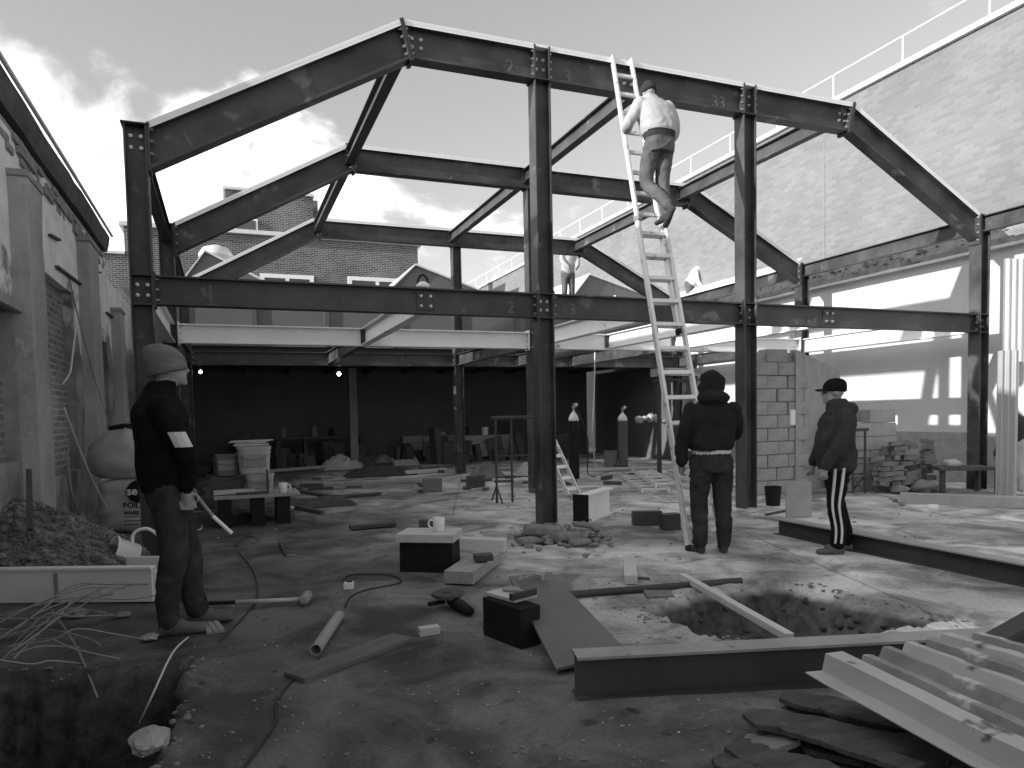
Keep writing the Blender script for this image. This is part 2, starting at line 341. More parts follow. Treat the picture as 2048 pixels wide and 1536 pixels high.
# ------------------------------------------------------------------ old rendered wall on the left
LX = -1.75
def plaster_mat():
    m = bpy.data.materials.new('old_render'); m.use_nodes = True; MATS['old_render'] = m
    nt = m.node_tree; N = nt.nodes; L = nt.links; b = N['Principled BSDF']; b.inputs['Roughness'].default_value = .95; b.inputs['Specular IOR Level'].default_value = .1
    tc = N.new('ShaderNodeTexCoord'); P = tc.outputs['Object']; g = lambda v: (v, v, v, 1)
    sp = N.new('ShaderNodeSeparateXYZ'); L.new(P, sp.inputs[0])
    n1 = N.new('ShaderNodeTexNoise'); n1.inputs['Scale'].default_value = 1.1; n1.inputs['Detail'].default_value = 9; n1.inputs['Roughness'].default_value = .66; L.new(P, n1.inputs[0])
    # whitewash survives high up; below it has flaked off and the bare render shows
    a = N.new('ShaderNodeMath'); a.operation = 'MULTIPLY_ADD'; L.new(n1.outputs[0], a.inputs[0]); a.inputs[1].default_value = 3.2; L.new(sp.outputs[2], a.inputs[2])
    mr = N.new('ShaderNodeMapRange'); mr.interpolation_type = 'SMOOTHSTEP'; L.new(a.outputs[0], mr.inputs[0]); mr.inputs[1].default_value = 4.15; mr.inputs[2].default_value = 4.45
    n2 = N.new('ShaderNodeTexNoise'); n2.inputs['Scale'].default_value = 3; n2.inputs['Detail'].default_value = 8; L.new(P, n2.inputs[0])
    r1 = N.new('ShaderNodeValToRGB'); L.new(n2.outputs[0], r1.inputs[0]); r1.color_ramp.elements[0].position = .3; r1.color_ramp.elements[0].color = g(.15); r1.color_ramp.elements[1].position = .7; r1.color_ramp.elements[1].color = g(.38)
    r2 = N.new('ShaderNodeValToRGB'); L.new(n2.outputs[0], r2.inputs[0]); r2.color_ramp.elements[0].position = .3; r2.color_ramp.elements[0].color = g(.66); r2.color_ramp.elements[1].position = .6; r2.color_ramp.elements[1].color = g(.86)
    mx = N.new('ShaderNodeMix'); mx.data_type = 'RGBA'; L.new(mr.outputs[0], mx.inputs[0]); L.new(r1.outputs[0], mx.inputs[6]); L.new(r2.outputs[0], mx.inputs[7]); L.new(mx.outputs[2], b.inputs['Base Color'])
    bp = N.new('ShaderNodeBump'); bp.inputs['Strength'].default_value = .5; bp.inputs['Distance'].default_value = .03; L.new(a.outputs[0], bp.inputs['Height'])
    n3 = N.new('ShaderNodeTexNoise'); n3.inputs['Scale'].default_value = 22; n3.inputs['Detail'].default_value = 6; L.new(P, n3.inputs[0])
    bp2 = N.new('ShaderNodeBump'); bp2.inputs['Strength'].default_value = .3; bp2.inputs['Distance'].default_value = .02; L.new(n3.outputs[0], bp2.inputs['Height']); L.new(bp.outputs[0], bp2.inputs['Normal']); L.new(bp2.outputs[0], b.inputs['Normal'])
plaster_mat()
brickmat('brick_pier', .34, .2, .42, plane='YZ', msize=.014)
brickmat('brick_tall', .245, .20, .25, plane='YZ', msize=.008, bw=.24, bh=.085, var=.15)
brickmat('brick_far', .13, .06, .30, plane='XZ', msize=.013, var=.3)
lw = thing('rendered_wall', 'old rendered boundary wall with flaking whitewash and brick piers along the left', 'wall', (LX, 6, 0))
def lwall():
    # wall with recesses (bricked-up openings) between the piers
    mb = MB(); Y0, Y1_, H = -3.0, 13.1, 4.0
    ops = [(6.15, 7.45, 1.0, 2.35), (8.75, 10.2, .75, 2.95), (12.05, 12.8, .9, 2.6)]
    ys = sorted({Y0, Y1_}.union(*[{a, b} for a, b, _, _ in ops])); 
    for i in range(len(ys)-1):
        a, b = ys[i], ys[i+1]; op = [o for o in ops if abs(o[0]-a) < 1e-6]
        if op:
            _, _, z0, z1 = op[0]
            mb.box((LX-.2, (a+b)/2, z0/2), (.4, b-a, z0)); mb.box((LX-.2, (a+b)/2, (z1+H)/2), (.4, b-a, H-z1)); mb.box((LX-.25, (a+b)/2, (z0+z1)/2), (.28, b-a, z1-z0), mi=1)
        else: mb.box((LX-.2, (a+b)/2, H/2), (.4, b-a, H))
    mb.box((LX-.2, (13.1+20.5)/2, 1.85), (.4, 7.4, 3.7))
    mb.build('render', ['old_render', 'brick_pier'], lw)
    for i, (a, b, top) in enumerate(((7.5, 8.05, 3.55), (10.65, 11.35, 3.72), (4.1, 4.7, 3.5), (13.4, 13.9, 3.2))):
        mb = MB(); n = 14; rings = []
        for k in range(n+1):
            z = top*k/n; j = .018*noise.noise(V(i*7, k*.9, 2)); q = .018*noise.noise(V(i*7, k*.9, 7))
            rings.append([V(LX-.05, a+j, z), V(LX+.15+q, a+j, z), V(LX+.15+q, b+q, z), V(LX-.05, b+q, z)])
        mb.loft(rings); mb.build('pier', 'pier_render', lw, bevel=.012)
        MB().box((LX+.06, (a+b)/2, top+.03), (.22, b-a+.05, .06)).build('pier_cap', 'concrete', lw, bevel=.01)
    # ragged exposed brick courses under the coping
    rr = random.Random(3); cnt = 0; proto = None
    for row in range(3, 6):
        y = 3.2+(row % 2)*.11
        while y < 13.0:
            L_ = .215; off = rr.uniform(-.02, .03)
            if row > 3 or rr.random() < .55:
                if proto is None:
                    mb = MB().box((0, 0, 0), (.11, .212, .064)); proto = mb.build('brick', 'brick_pale', lw); o = proto
                elif cnt < 290 and y > 4.2:
                    o = proto.copy(); COL.objects.link(o)
                else: o = None
                if o is not None:
                    o.parent = lw; o.matrix_parent_inverse = Matrix.Translation(-lw.location)
                    o.location = (LX-.045+off, y, 4.02-.43+row*.076+.03*noise.noise(V(y*.4, 0, 0))); o.rotation_euler = (0, rr.uniform(-.03, .03), rr.uniform(-.04, .04)); cnt += 1
            y += .226
    MB().box((LX-.21, 5.05, 4.03), (.38, 16.1, .1)).build('wall_plate', 'block_grey', lw)
    # coping / gutter board overhanging the top
    mb = MB(); rings = []
    for k in range(0, 41):
        y = -3+16.15*k/40; s = .03*noise.noise(V(y*.5, 4, 0)); e = .02*noise.noise(V(y*2, 8, 0))
        rings.append([V(LX-.42, y, 4.09+s), V(LX+.03+e, y, 4.12+s), V(LX+.06+e, y, 4.22+s), V(LX+.08+e, y, 4.36+s), V(LX-.42, y, 4.42+s)])
    mb.loft(rings); mb.build('coping', 'coping', lw)
    MB().tube([V(LX+.11, -3, 4.385), V(LX+.11, 13.15, 4.385)], .022, 8).build('gutter_edge', 'flash', lw)
    # cracks / broken ledges
    for q in (((100, 470), (118, 480)), ((113, 533), (172, 577)), ((213, 625), (247, 655)), ((178, 543), (200, 545)), ((40, 388), (66, 392))):
        a = oX(*q[0], LX+.02); b = oX(*q[1], LX+.02); MB().span(a, b, .05, .03).build('broken_ledge', 'coping', lw, bevel=.008)
    for q in (((0, 620), (38, 645)), ): 
        a = oX(*q[0], LX+.03); b = oX(*q[1], LX+.03); MB().span(V(a.x, 6.1, 2.38), V(b.x, 7.5, 2.38), .08, .1).build('lintel', 'concrete', lw, bevel=.01)
mat('brick_pale', .36, .18, scale=7, rough=.95, bump=.4, bscale=40)
mat('coping', .13, .05, scale=3, rough=.9, bump=.3, bscale=12)
mat('pier_render', .5, .28, scale=2.2, rough=.95, bump=.5, bscale=14, speck=(5, .66, .5), detail=9)
lwall()
# the house the wall belongs to: its pitched roof stands behind the wall and throws the shade over the yard
MB().box((-4.4, 1.0, 2.05), (4.4, 24.0, 4.1)).build('house_body', 'old_render', lw)
mb = MB(); mb.loft([[V(-6.7, y, 4.12), V(-2.2, y, 4.12), V(-4.0, y, 6.1), V(-5.0, y, 6.1)] for y in (-11, 13)]); mb.build('house_roof', 'roof_grey', lw)

# ------------------------------------------------------------------ low white wall and tall brick building on the right
WX = 11.85
ww = thing('whitewashed_wall', 'whitewashed wall with broken masonry top behind the right-hand columns', 'wall', (WX, 9, 0))
def rwall():
    mb = MB().box((WX+.2, 10.5, 1.95), (.4, 19, 3.9)); mb.build('whitewash_face', 'whitewash', ww)
    # darker band at the foot: shade below the sunlit wall put into colour
    MB().box((WX-.012, 10.5, .43), (.05, 19, .86)).build('shade_band', 'block_grey', ww)
    mb = MB(); rings = []; n = 120
    for k in range(n+1):
        y = 1+19*k/n; a = .06*noise.noise(V(y*2.2, 0, 0))+.04*noise.noise(V(y*9, 3, 0)); t = .07*noise.noise(V(y*3, 8, 2)); 
        rings.append([V(WX+.4, y, 3.88), V(WX-.04+a*.5, y, 3.88+a*.5), V(WX-.05+a, y, 4.02+t), V(WX+.05+a, y, 4.2+t), V(WX+.4, y, 4.3+t)])
    mb.loft(rings); mb.build('broken_top', 'rubble', ww)
    rr = random.Random(5); mb = MB()
    for k in range(260):
        y = rr.uniform(5, 19); mb.rock((WX-.04+rr.uniform(-.03, .12), y, 3.93+rr.uniform(0, .28)), rr.uniform(.02, .06), k)
    stuff(mb.build('loose_rubble', 'rubble', ww))
    mb = MB(); rings = []
    for k in range(0, 81):
        y = 1+19*k/80; a = .02*noise.noise(V(y*6, 5, 0)); rings.append([V(WX-.09+a, y, 3.86), V(WX-.10+a, y, 3.9+a), V(WX+.02, y, 3.92), V(WX+.02, y, 3.86)])
    mb.loft(rings); mb.build('render_lip', 'white', ww)
rwall()
tb = thing('brick_building', 'tall sunlit brick building with roof railing filling the right background', 'building', (13, 20, 0))
def tall():
    TX, TZ = 13.0, 8.05
    MB().box((TX+4, 17.0, (TZ+.08)/2), (8, 44, TZ+.08)).build('brick_wall', 'brick_tall', tb)
    MB().box((TX+3.96, 17.0, TZ+.14), (8.1, 44.2, .11)).build('parapet_coping', 'flash', tb, bevel=.01)
    for z in (.62,):
        MB().tube([V(TX+.15, -5, TZ+.19+z), V(TX+.15, 39, TZ+.19+z)], .016, 8).build('handrail', 'white', tb)
    proto = MB().tube([V(TX+.15, 0, TZ+.19), V(TX+.15, 0, TZ+.81)], .015, 8).build('rail_post', 'white', tb)
    for i, y in enumerate([7.2+i*1.75 for i in range(1, 18)]):
        c = proto.copy(); COL.objects.link(c); c.location = (0, y, 0)
    proto.location = (0, 7.2, 0)
    MB().box((TX-.005, 12.55, 6.3), (.02, .012, 3.3)).build('expansion_joint', 'block_grey', tb)
    # white flashing of the lower roof that abuts the building
    mb = MB(); mb.loft([[V(WX+.35, y, 4.32), V(TX+.02, y, 4.95), V(TX+.02, y, 4.85), V(WX+.35, y, 4.22)] for y in (13.2, 34)]); mb.build('lean_to_roof', 'flash', tb)
tall()

# ------------------------------------------------------------------ rear of the site: dark room, deck, roof lights
rb = thing('rear_building', 'low rear building with dark open room under a flat roof', 'building', (5, 18, 0))
def rear():
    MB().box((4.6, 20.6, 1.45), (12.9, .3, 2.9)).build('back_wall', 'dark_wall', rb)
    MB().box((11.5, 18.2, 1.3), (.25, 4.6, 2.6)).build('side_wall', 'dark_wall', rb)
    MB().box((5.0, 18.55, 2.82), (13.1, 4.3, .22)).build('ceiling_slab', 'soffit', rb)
    MB().box((5.4, 18.6, 4.12), (14.6, 4.9, .12)).build('flat_roof', 'roof_grey', rb)
    MB().box((5.0, 16.35, 3.5), (13.1, .18, 1.14)).build('front_upstand', 'fascia', rb)
    for i in range(9): MB().box((-.9+i*1.55, 16.24, 3.5), (.1, .05, 1.1)).build('cladding_rib', 'roof_grey', rb)
    for i in range(11): MB().box((-.6+i*1.1, 18.5, 2.65), (.07, 4.1, .12)).build('joist', 'timber_dark', rb)
    for x in (3.1,): MB().box((x, 18.5, 1.32), (.2, .2, 2.6)).build('post', 'fascia', rb, bevel=.01)
rear()
def gable(px_apex, pxl, pxr, label):
    a = oY(*px_apex, 20); l = oY(*pxl, 20); r = oY(*pxr, 20); zb = 4.2
    t = thing('roof_light', label, 'roof light', (a.x, 20, zb), 'gabled roof lights on the rear roof')
    sl = (a.z-l.z)/(a.x-l.x); sr = (a.z-r.z)/(r.x-a.x); xl = a.x-(a.z-zb)/sl; xr = a.x+(a.z-zb)/sr
    MB().loft([[V(xl, y, zb), V(xr, y, zb), V(a.x, y, a.z)] for y in (20, 23.5)]).build('gable', 'roof_grey', t)
    d = .06; MB().add([V(xl-.05, 19.9, zb), V(a.x, 19.9, a.z+d), V(a.x, 23.6, a.z+d), V(xl-.05, 23.6, zb), V(xl-.05, 19.9, zb-.05), V(a.x, 19.9, a.z+.01), V(a.x, 23.6, a.z+.01), V(xl-.05, 23.6, zb-.05)], [(0, 1, 2, 3)[::-1], (4, 5, 6, 7), (0, 4, 5, 1), (1, 5, 6, 2), (2, 6, 7, 3), (3, 7, 4, 0)]).build('slope_sheet', 'flash', t)
    MB().add([V(xr+.05, 19.9, zb), V(a.x, 19.9, a.z+d), V(a.x, 23.6, a.z+d), V(xr+.05, 23.6, zb), V(xr+.05, 19.9, zb-.05), V(a.x, 19.9, a.z+.01), V(a.x, 23.6, a.z+.01), V(xr+.05, 23.6, zb-.05)], [(0, 1, 2, 3), (4, 5, 6, 7)[::-1], (1, 5, 4, 0), (2, 6, 5, 1), (3, 7, 6, 2), (0, 4, 7, 3)]).build('slope_sheet', 'flash', t)
gable((410, 505), (372, 556), (545, 572), 'gabled roof light at far left, below the shiny vent cowl')
gable((830, 532), (785, 576), (968, 586), 'gabled roof light between the brick block and the rear centre column')
gable((1177, 551), (1146, 592), (1296, 593), 'gabled roof light beside the standing roof worker')
cw = thing('vent_cowl', 'shiny round vent cowl standing in front of the far brick block', 'vent', oY(432, 560, 21))
c = oY(432, 512, 21); MB().lathe((c.x, 21, 4.2), [(.3, 0), (.3, c.z-4.2-.1), (.45, c.z-4.2-.05), (.45, c.z-4.2+.05), (.34, c.z-4.2+.2), (.12, c.z-4.2+.28), (.0, c.z-4.2+.29)], 20).build('cowl', 'alu', cw, smooth=True)
bb = thing('brick_block', 'dark brick block with stepped roofline and white windows in the far background', 'building', (2.4, 30, 0))
def block():
    a, b = oY(247, 455, 30), oY(835, 490, 30); z = 8.72
    MB().box(((a.x+b.x)/2, 33, z/2), (b.x-a.x, 6, z)).build('brick_wall', 'brick_far', bb)
    MB().box(((a.x+b.x)/2, 33, z+.08), (b.x-a.x+.3, 6.3, .16)).build('coping', 'flash', bb)
    c, d = oY(450, 378, 31), oY(625, 395, 31)
    MB().box(((c.x+d.x)/2, 33.5, 9.8), (d.x-c.x, 5, 1.9)).build('stair_tower', 'brick_far', bb)
    MB().box(((c.x+d.x)/2, 33.5, 10.78), (d.x-c.x+.15, 5.2, .1)).build('tower_coping', 'flash', bb)
    MB().box((d.x+.25, 33, 10.0), (.35, .6, 2.2)).build('chimney', 'brick_far', bb)
    a2 = oY(236, 508, 30); MB().box((a.x-2, 33, a2.z/2), (4, 6, a2.z)).build('side_wing', 'brick_far', bb)
    MB().box((a.x-2, 33, a2.z+.05), (4, 6.2, .1)).build('wing_coping', 'flash', bb)
    for q in ((520, 547, 628, 585), (695, 553, 812, 590), (390, 545, 420, 570)):
        p, r = oY(q[0], q[1], 30), oY(q[2], q[3], 30); w, h = r.x-p.x, 1.15; cx, cz = (p.x+r.x)/2, p.z-h/2
        wd = MB(); t = .16
        wd.box((cx, 29.96, cz+h/2-t/2), (w, .12, t)).box((cx, 29.96, cz-h/2+t/2), (w, .12, t)).box((p.x+t/2, 29.96, cz), (t, .12, h-2*t)).box((r.x-t/2, 29.96, cz), (t, .12, h-2*t)).box((cx, 29.96, cz), (.14, .11, h-2*t))
        o = wd.build('window', 'white', bb); MB().box((cx, 29.985, cz), (w-2*t, .02, h-2*t)).build('pane', 'glass', o)
    for q in ((472, 440, 512, 463),):
        p, r = oY(q[0], q[1], 31), oY(q[2], q[3], 31); w, h = r.x-p.x, p.z-r.z; cx, cz = (p.x+r.x)/2, (p.z+r.z)/2
        o = MB().box((cx, 30.98, cz), (w+.16, .08, h+.16)).build('window', 'white', bb); MB().box((cx, 30.93, cz), (w, .04, h)).build('pane', 'glass', o)
block()
# ================================================================== STEEL FRAME
XL, XK1, XM1, XP, XM2, XK2, XR = -.707, 1.909, 3.546, 5.03, 6.52, 8.326, 11.034
Y1, Y2, Y3 = 7.613, 11.228, 15.46
ZL, ZR, ZK, ZB = 4.14, 4.233, 5.535, 2.736
def iprof(h, b, tf, tw):
    # profile in (side, up), top at 0
    return [(-b/2, -tf), (-b/2, 0), (b/2, 0), (b/2, -tf), (tw/2, -tf), (tw/2, -h+tf), (b/2, -h+tf), (b/2, -h), (-b/2, -h), (-b/2, -h+tf), (-tw/2, -h+tf), (-tw/2, -tf)]
def ibeam(name, A, B, parent, h=.28, b=.15, tf=.018, tw=.011, up=None, mats=('steel', 'steel_glare'), cutA=None, cutB=None, top=True):
    """I-section whose top centre line runs from A to B; cutA / cutB are plane normals that mitre the ends."""
    A, B = Vector(A), Vector(B); R = frame(B-A, up); s, u, d = R.col[1], R.col[2], R.col[0]; prof = iprof(h, b, tf, tw); mb = MB(); rings = []
    for P, n in ((A, cutA), (B, cutB)):
        ring = []
        for x, z in prof:
            q = P+s*x+u*z
            if n is not None: n_ = Vector(n); q = q+d*(-(q-P).dot(n_)/d.dot(n_))
            ring.append(q)
        rings.append(ring)
    mb.loft(rings, cap=False)
    k = len(prof)
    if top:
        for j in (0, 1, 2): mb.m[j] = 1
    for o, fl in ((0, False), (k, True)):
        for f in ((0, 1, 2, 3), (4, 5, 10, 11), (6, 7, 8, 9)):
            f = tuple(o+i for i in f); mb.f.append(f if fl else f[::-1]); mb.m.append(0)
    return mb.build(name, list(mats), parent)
def bolts(parent, pts, nrm, r=.017, name='bolt_group'):
    mb = MB(); nrm = Vector(nrm).normalized()
    for p in pts: mb.lathe(p, [(r, 0), (r, .016), (r*.55, .017), (r*.55, .032)], 6, axis=nrm)
    return stuff(mb.build(name, 'bolt', parent))
def column(parent, x, Y, z1, z0=-.1, h=.20, b=.19, mats=('steel', 'steel')):
    o = ibeam('column', (x+h/2, Y, z0), (x+h/2, Y, z1), parent, h=h, b=b, tf=.015, tw=.010, up=(1, 0, 0), mats=mats)
    p = MB().box((x, Y, z1+.006), (h+.04, b+.03, .012)).build('cap_plate', 'plate', parent)
    return o
FRN = {}
def frame_y(i, Y, label, mids, front):
    t = thing('portal_steelwork', label, 'steel frame', (XL, Y, 0), 'portal frames standing one behind another'); FRN[i] = t
    n = V(0, -1, 0)
    column(t, XL, Y, ZL); column(t, XR, Y, ZR)
    for x in mids: column(t, x, Y, ZK-.37)
    rh = .36; bis = lambda a, b: (Vector(a).normalized()+Vector(b).normalized())
    e1, k1, k2, e2 = V(XL+.11, Y, ZL), V(XK1, Y, ZK), V(XK2, Y, ZK), V(XR-.11, Y, ZR)
    c1 = bis(k1-e1, k2-k1); c2 = bis(k2-k1, e2-k2)
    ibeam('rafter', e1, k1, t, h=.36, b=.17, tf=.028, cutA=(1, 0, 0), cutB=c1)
    pts = [XK1] + ([x for x in mids] if front else []) + [XK2]
    for j in range(len(pts)-1):
        a, b = pts[j], pts[j+1]; off0 = .10 if j else 0; off1 = .10 if j < len(pts)-2 else 0
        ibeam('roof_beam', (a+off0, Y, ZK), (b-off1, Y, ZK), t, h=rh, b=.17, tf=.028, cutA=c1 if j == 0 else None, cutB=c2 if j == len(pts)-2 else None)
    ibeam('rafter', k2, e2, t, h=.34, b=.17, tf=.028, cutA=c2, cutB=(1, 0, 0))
    # added pale strips: glare along the roof members' top edges put into colour
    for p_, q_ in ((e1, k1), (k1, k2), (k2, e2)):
        u_ = frame(q_-p_).col[2]; MB().span(p_+u_*.0165, q_+u_*.0165, .172, .032).build('glare_strip', 'steel_glare', t)
    # knee end plates
    for k, c, s in ((k1, c1, 1), (k2, c2, 1)):
        R = frame(c); ctr = k-R.col[2]*(.19)
        for sgn in (-1, 1): MB().box(ctr+R.col[0]*sgn*.012+R.col[2]*.005, (.02, .20, .44), R).build('end_plate', 'plate', t)
        bolts(t, [ctr+R.col[0]*.025+V(0, -.06, 0)+R.col[2]*q for q in (-.13, -.05, .05, .13)], R.col[0]); bolts(t, [ctr-R.col[0]*.025+V(0, -.06, 0)+R.col[2]*q for q in (-.13, -.05, .05, .13)], -R.col[0])
    for x, z in ((XL+.115, ZL-.2), (XR-.115, ZR-.2)):
        s = 1 if x < 3 else -1
        MB().box((x, Y, z), (.022, .19, .46)).build('end_plate', 'plate', t)
        bolts(t, [V(x+s*.012, Y-.065, z+q) for q in (-.17, -.06, .06, .17)], (s, 0, 0))
    # floor beam
    xs = [XL]+list(mids)+[XR]
    for j in range(len(xs)-1):
        m = ('steel_pale', 'steel_pale') if i == 2 else ('steel', 'steel')
        ibeam('floor_beam', (xs[j]+.115, Y, ZB), (xs[j+1]-.115, Y, ZB), t, h=.28, b=.15, mats=m)
        for x, s in ((xs[j]+.108, 1), (xs[j+1]-.108, -1)):
            MB().box((x, Y, ZB-.14), (.018, .17, .34)).build('end_plate', 'steel_pale' if i == 2 else 'plate', t)
            bolts(t, [V(x+s*.01, Y-.055, ZB-.14+q) for q in (-.1, 0, .1)], (s, 0, 0), .014)
    if front:
        for x in xs:
            bolts(t, [V(x+dx, Y-.006, ZB+dz) for dx in (-.045, .045) for dz in (-.09, -.19)], n, .02)
            for zz in (ZB, ZB-.28): MB().box((x, Y-.05, zz-.006), (.168, .085, .012)).build('stiffener', 'plate', t)
        for x, zt in ((XL, ZL), (XM1, ZK-.02), (XM2, ZK-.02)):
            bolts(t, [V(x+dx, Y-.006, zt+dz) for dx in (-.045, .045) for dz in (-.09, -.20)], n, .02)
        for x in (XK1+.17, XP-.3, XK2-.15): bolts(t, [V(x+dx, Y-.006, ZK+dz) for dx in (-.05, .05) for dz in (-.12, -.21)], n, .02)
        for x in (2.11, 7.95):
            MB().box((x, Y-.012, ZB-.14), (.2, .012, .2)).build('joint_plate', 'plate', t)
            bolts(t, [V(x+dx, Y-.018, ZB-.14+dz) for dx in (-.055, .055) for dz in (-.055, .055)], n, .018)
        # stub heads of the two middle columns between the roof beams
        for x in (XM1, XM2):
            MB().box((x, Y, ZK-.18), (.012+.17, .012, .35)).build('column_head', 'steel', t)
            for s in (-1, 1):
                MB().box((x+s*.092, Y, ZK-.18), (.016, .20, .40)).build('end_plate', 'plate', t)
                bolts(t, [V(x+s*.1, Y-.07, ZK-.18+q) for q in (-.13, -.04, .04, .13)], (s, 0, 0), .015)
        # chalked piece marks
        def mark(ch, x, z, size, rot=0):
            cu = bpy.data.curves.new('chalk_mark', 'FONT'); cu.body = ch; cu.size = size; cu.extrude = .0006; cu.offset = .004
            o = bpy.data.objects.new('chalk_mark', cu); COL.objects.link(o); o.rotation_euler = (math.pi/2, rot, 0); o.location = (x, Y-.0075, z)
            bpy.context.view_layer.update(); me = bpy.data.meshes.new_from_object(o); bpy.data.objects.remove(o)
            o2 = bpy.data.objects.new('chalk_mark', me); COL.objects.link(o2); me.materials.append(MATS['chalk']); o2.rotation_euler = (math.pi/2, rot, 0); o2.location = (x, Y-.0075, z)
            o2.parent = t; o2.matrix_parent_inverse = Matrix.Translation(-t.location)
        mark('1', -.26, ZL-.16, .22, -.45); mark('1', -.16, ZB-.235, .24); mark('2', 3.12, ZK-.31, .22); mark('3', 3.86, ZK-.31, .22); mark('2', 3.08, ZB-.235, .2); mark('3', 3.88, ZB-.235, .2); mark('33', 5.98, ZK-.31, .22)
    return t
frame_y(1, Y1, 'front dark steel portal frame with chalk numbers, nearest the camera', (XM1, XM2), True)
frame_y(2, Y2, 'middle steel portal frame with pale floor beam, second from the camera', (XP,), False)
frame_y(3, Y3, 'rear steel portal frame, smallest and farthest of the three frames', (XP,), False)
def tie(x, ya, yb, z, label, h=.22, b=.13, mats=('steel', 'steel'), cat='steel beam'):
    t = thing('tie_beam', label, cat, (x, ya, z), 'beams tying the frames together')
    ibeam('beam', (x, ya+.02, z), (x, yb-.02, z), t, h=h, b=b, mats=mats, tf=.014, tw=.009)
    for y in (ya+.025, yb-.025): MB().box((x, y, z-h/2), (b+.02, .012, h*.9)).build('end_plate', 'plate', t)
PALE = ('steel_pale', 'steel_pale')  # front-bay floor ties: their sunlit brightness is put into this pale colour
bays = ((Y1, Y2, 'front', 'middle'), (Y2, Y3, 'middle', 'rear'))
for a, b, fa, fb in bays:
    tie(XK1+.03, a, b, ZK-.05, 'dark roof beam at the left knee between the %s and %s frames' % (fa, fb))
    tie(XP-.1, a, b, ZK-.05, 'dark roof beam at mid span between the %s and %s frames' % (fa, fb))
    tie(XK2-.25, a, b, ZK-.06, 'dark roof beam near the right knee between the %s and %s frames' % (fa, fb))
    tie(XL, a, b, ZL-.02, 'eaves beam above the left columns between the %s and %s frames' % (fa, fb))
    tie(XR, a, b, ZR-.0, 'eaves beam above the right columns between the %s and %s frames' % (fa, fb), h=.24)
    tie(XL, a, b, ZB, 'floor edge beam at the left columns between the %s and %s frames' % (fa, fb), h=.28, mats=PALE if fa == 'front' else ('steel', 'steel'))
    tie(XR, a, b, ZB, 'floor edge beam at the right columns between the %s and %s frames' % (fa, fb), h=.28, mats=PALE if fa == 'front' else ('steel', 'steel'))
    for x, nm in ((2.11, 'under the left half'), (XP, 'in line with the middle column'), (XM2, 'behind the second front column'), (7.95, 'right of the second front column')):
        tie(x, a, b, ZB, '%s floor joist beam %s, between the %s and %s frames' % ('pale' if fa == 'front' else 'dark', nm, fa, fb), h=.26, mats=PALE if fa == 'front' else ('steel', 'steel'))
tie(XR, 2.2, Y1, ZR, 'eaves beam running from the front right column towards the camera', h=.24)
# angle struts of the left bay
# ================================================================== PEOPLE
mat('skin', .32, .27, scale=12, rough=.6, spec=.3)
mat('skin_dark', .2, .16, scale=12, rough=.6)
mat('cloth_black', .014, .007, scale=7, rough=.95, spec=.1, bump=.2, bscale=60)
mat('cloth_charcoal', .03, .015, scale=7, rough=.95, spec=.1, bump=.2, bscale=60)
mat('cloth_grey', .055, .03, scale=7, rough=.95, spec=.1, bump=.2, bscale=60)
mat('denim', .075, .02, scale=6, rough=.95, spec=.1, bump=.2, bscale=80)
mat('denim_dark', .055, .02, scale=6, rough=.95, spec=.1, bump=.2, bscale=80)
mat('denim_pale', .17, .07, scale=6, rough=.95, spec=.1, bump=.2, bscale=80)
mat('jacket_pale', .46, .40, scale=4, rough=.9, spec=.1, bump=.2, bscale=60)
mat('knit', .24, .14, scale=9, rough=1, spec=.05, bump=.6, bscale=90, stretch=(1, 1, 3))
mat('boot', .14, .08, scale=9, rough=.8)
mat('boot_dark', .06, .03, scale=9, rough=.8)
mat('stripe', .7, .6, scale=9, rough=.8)
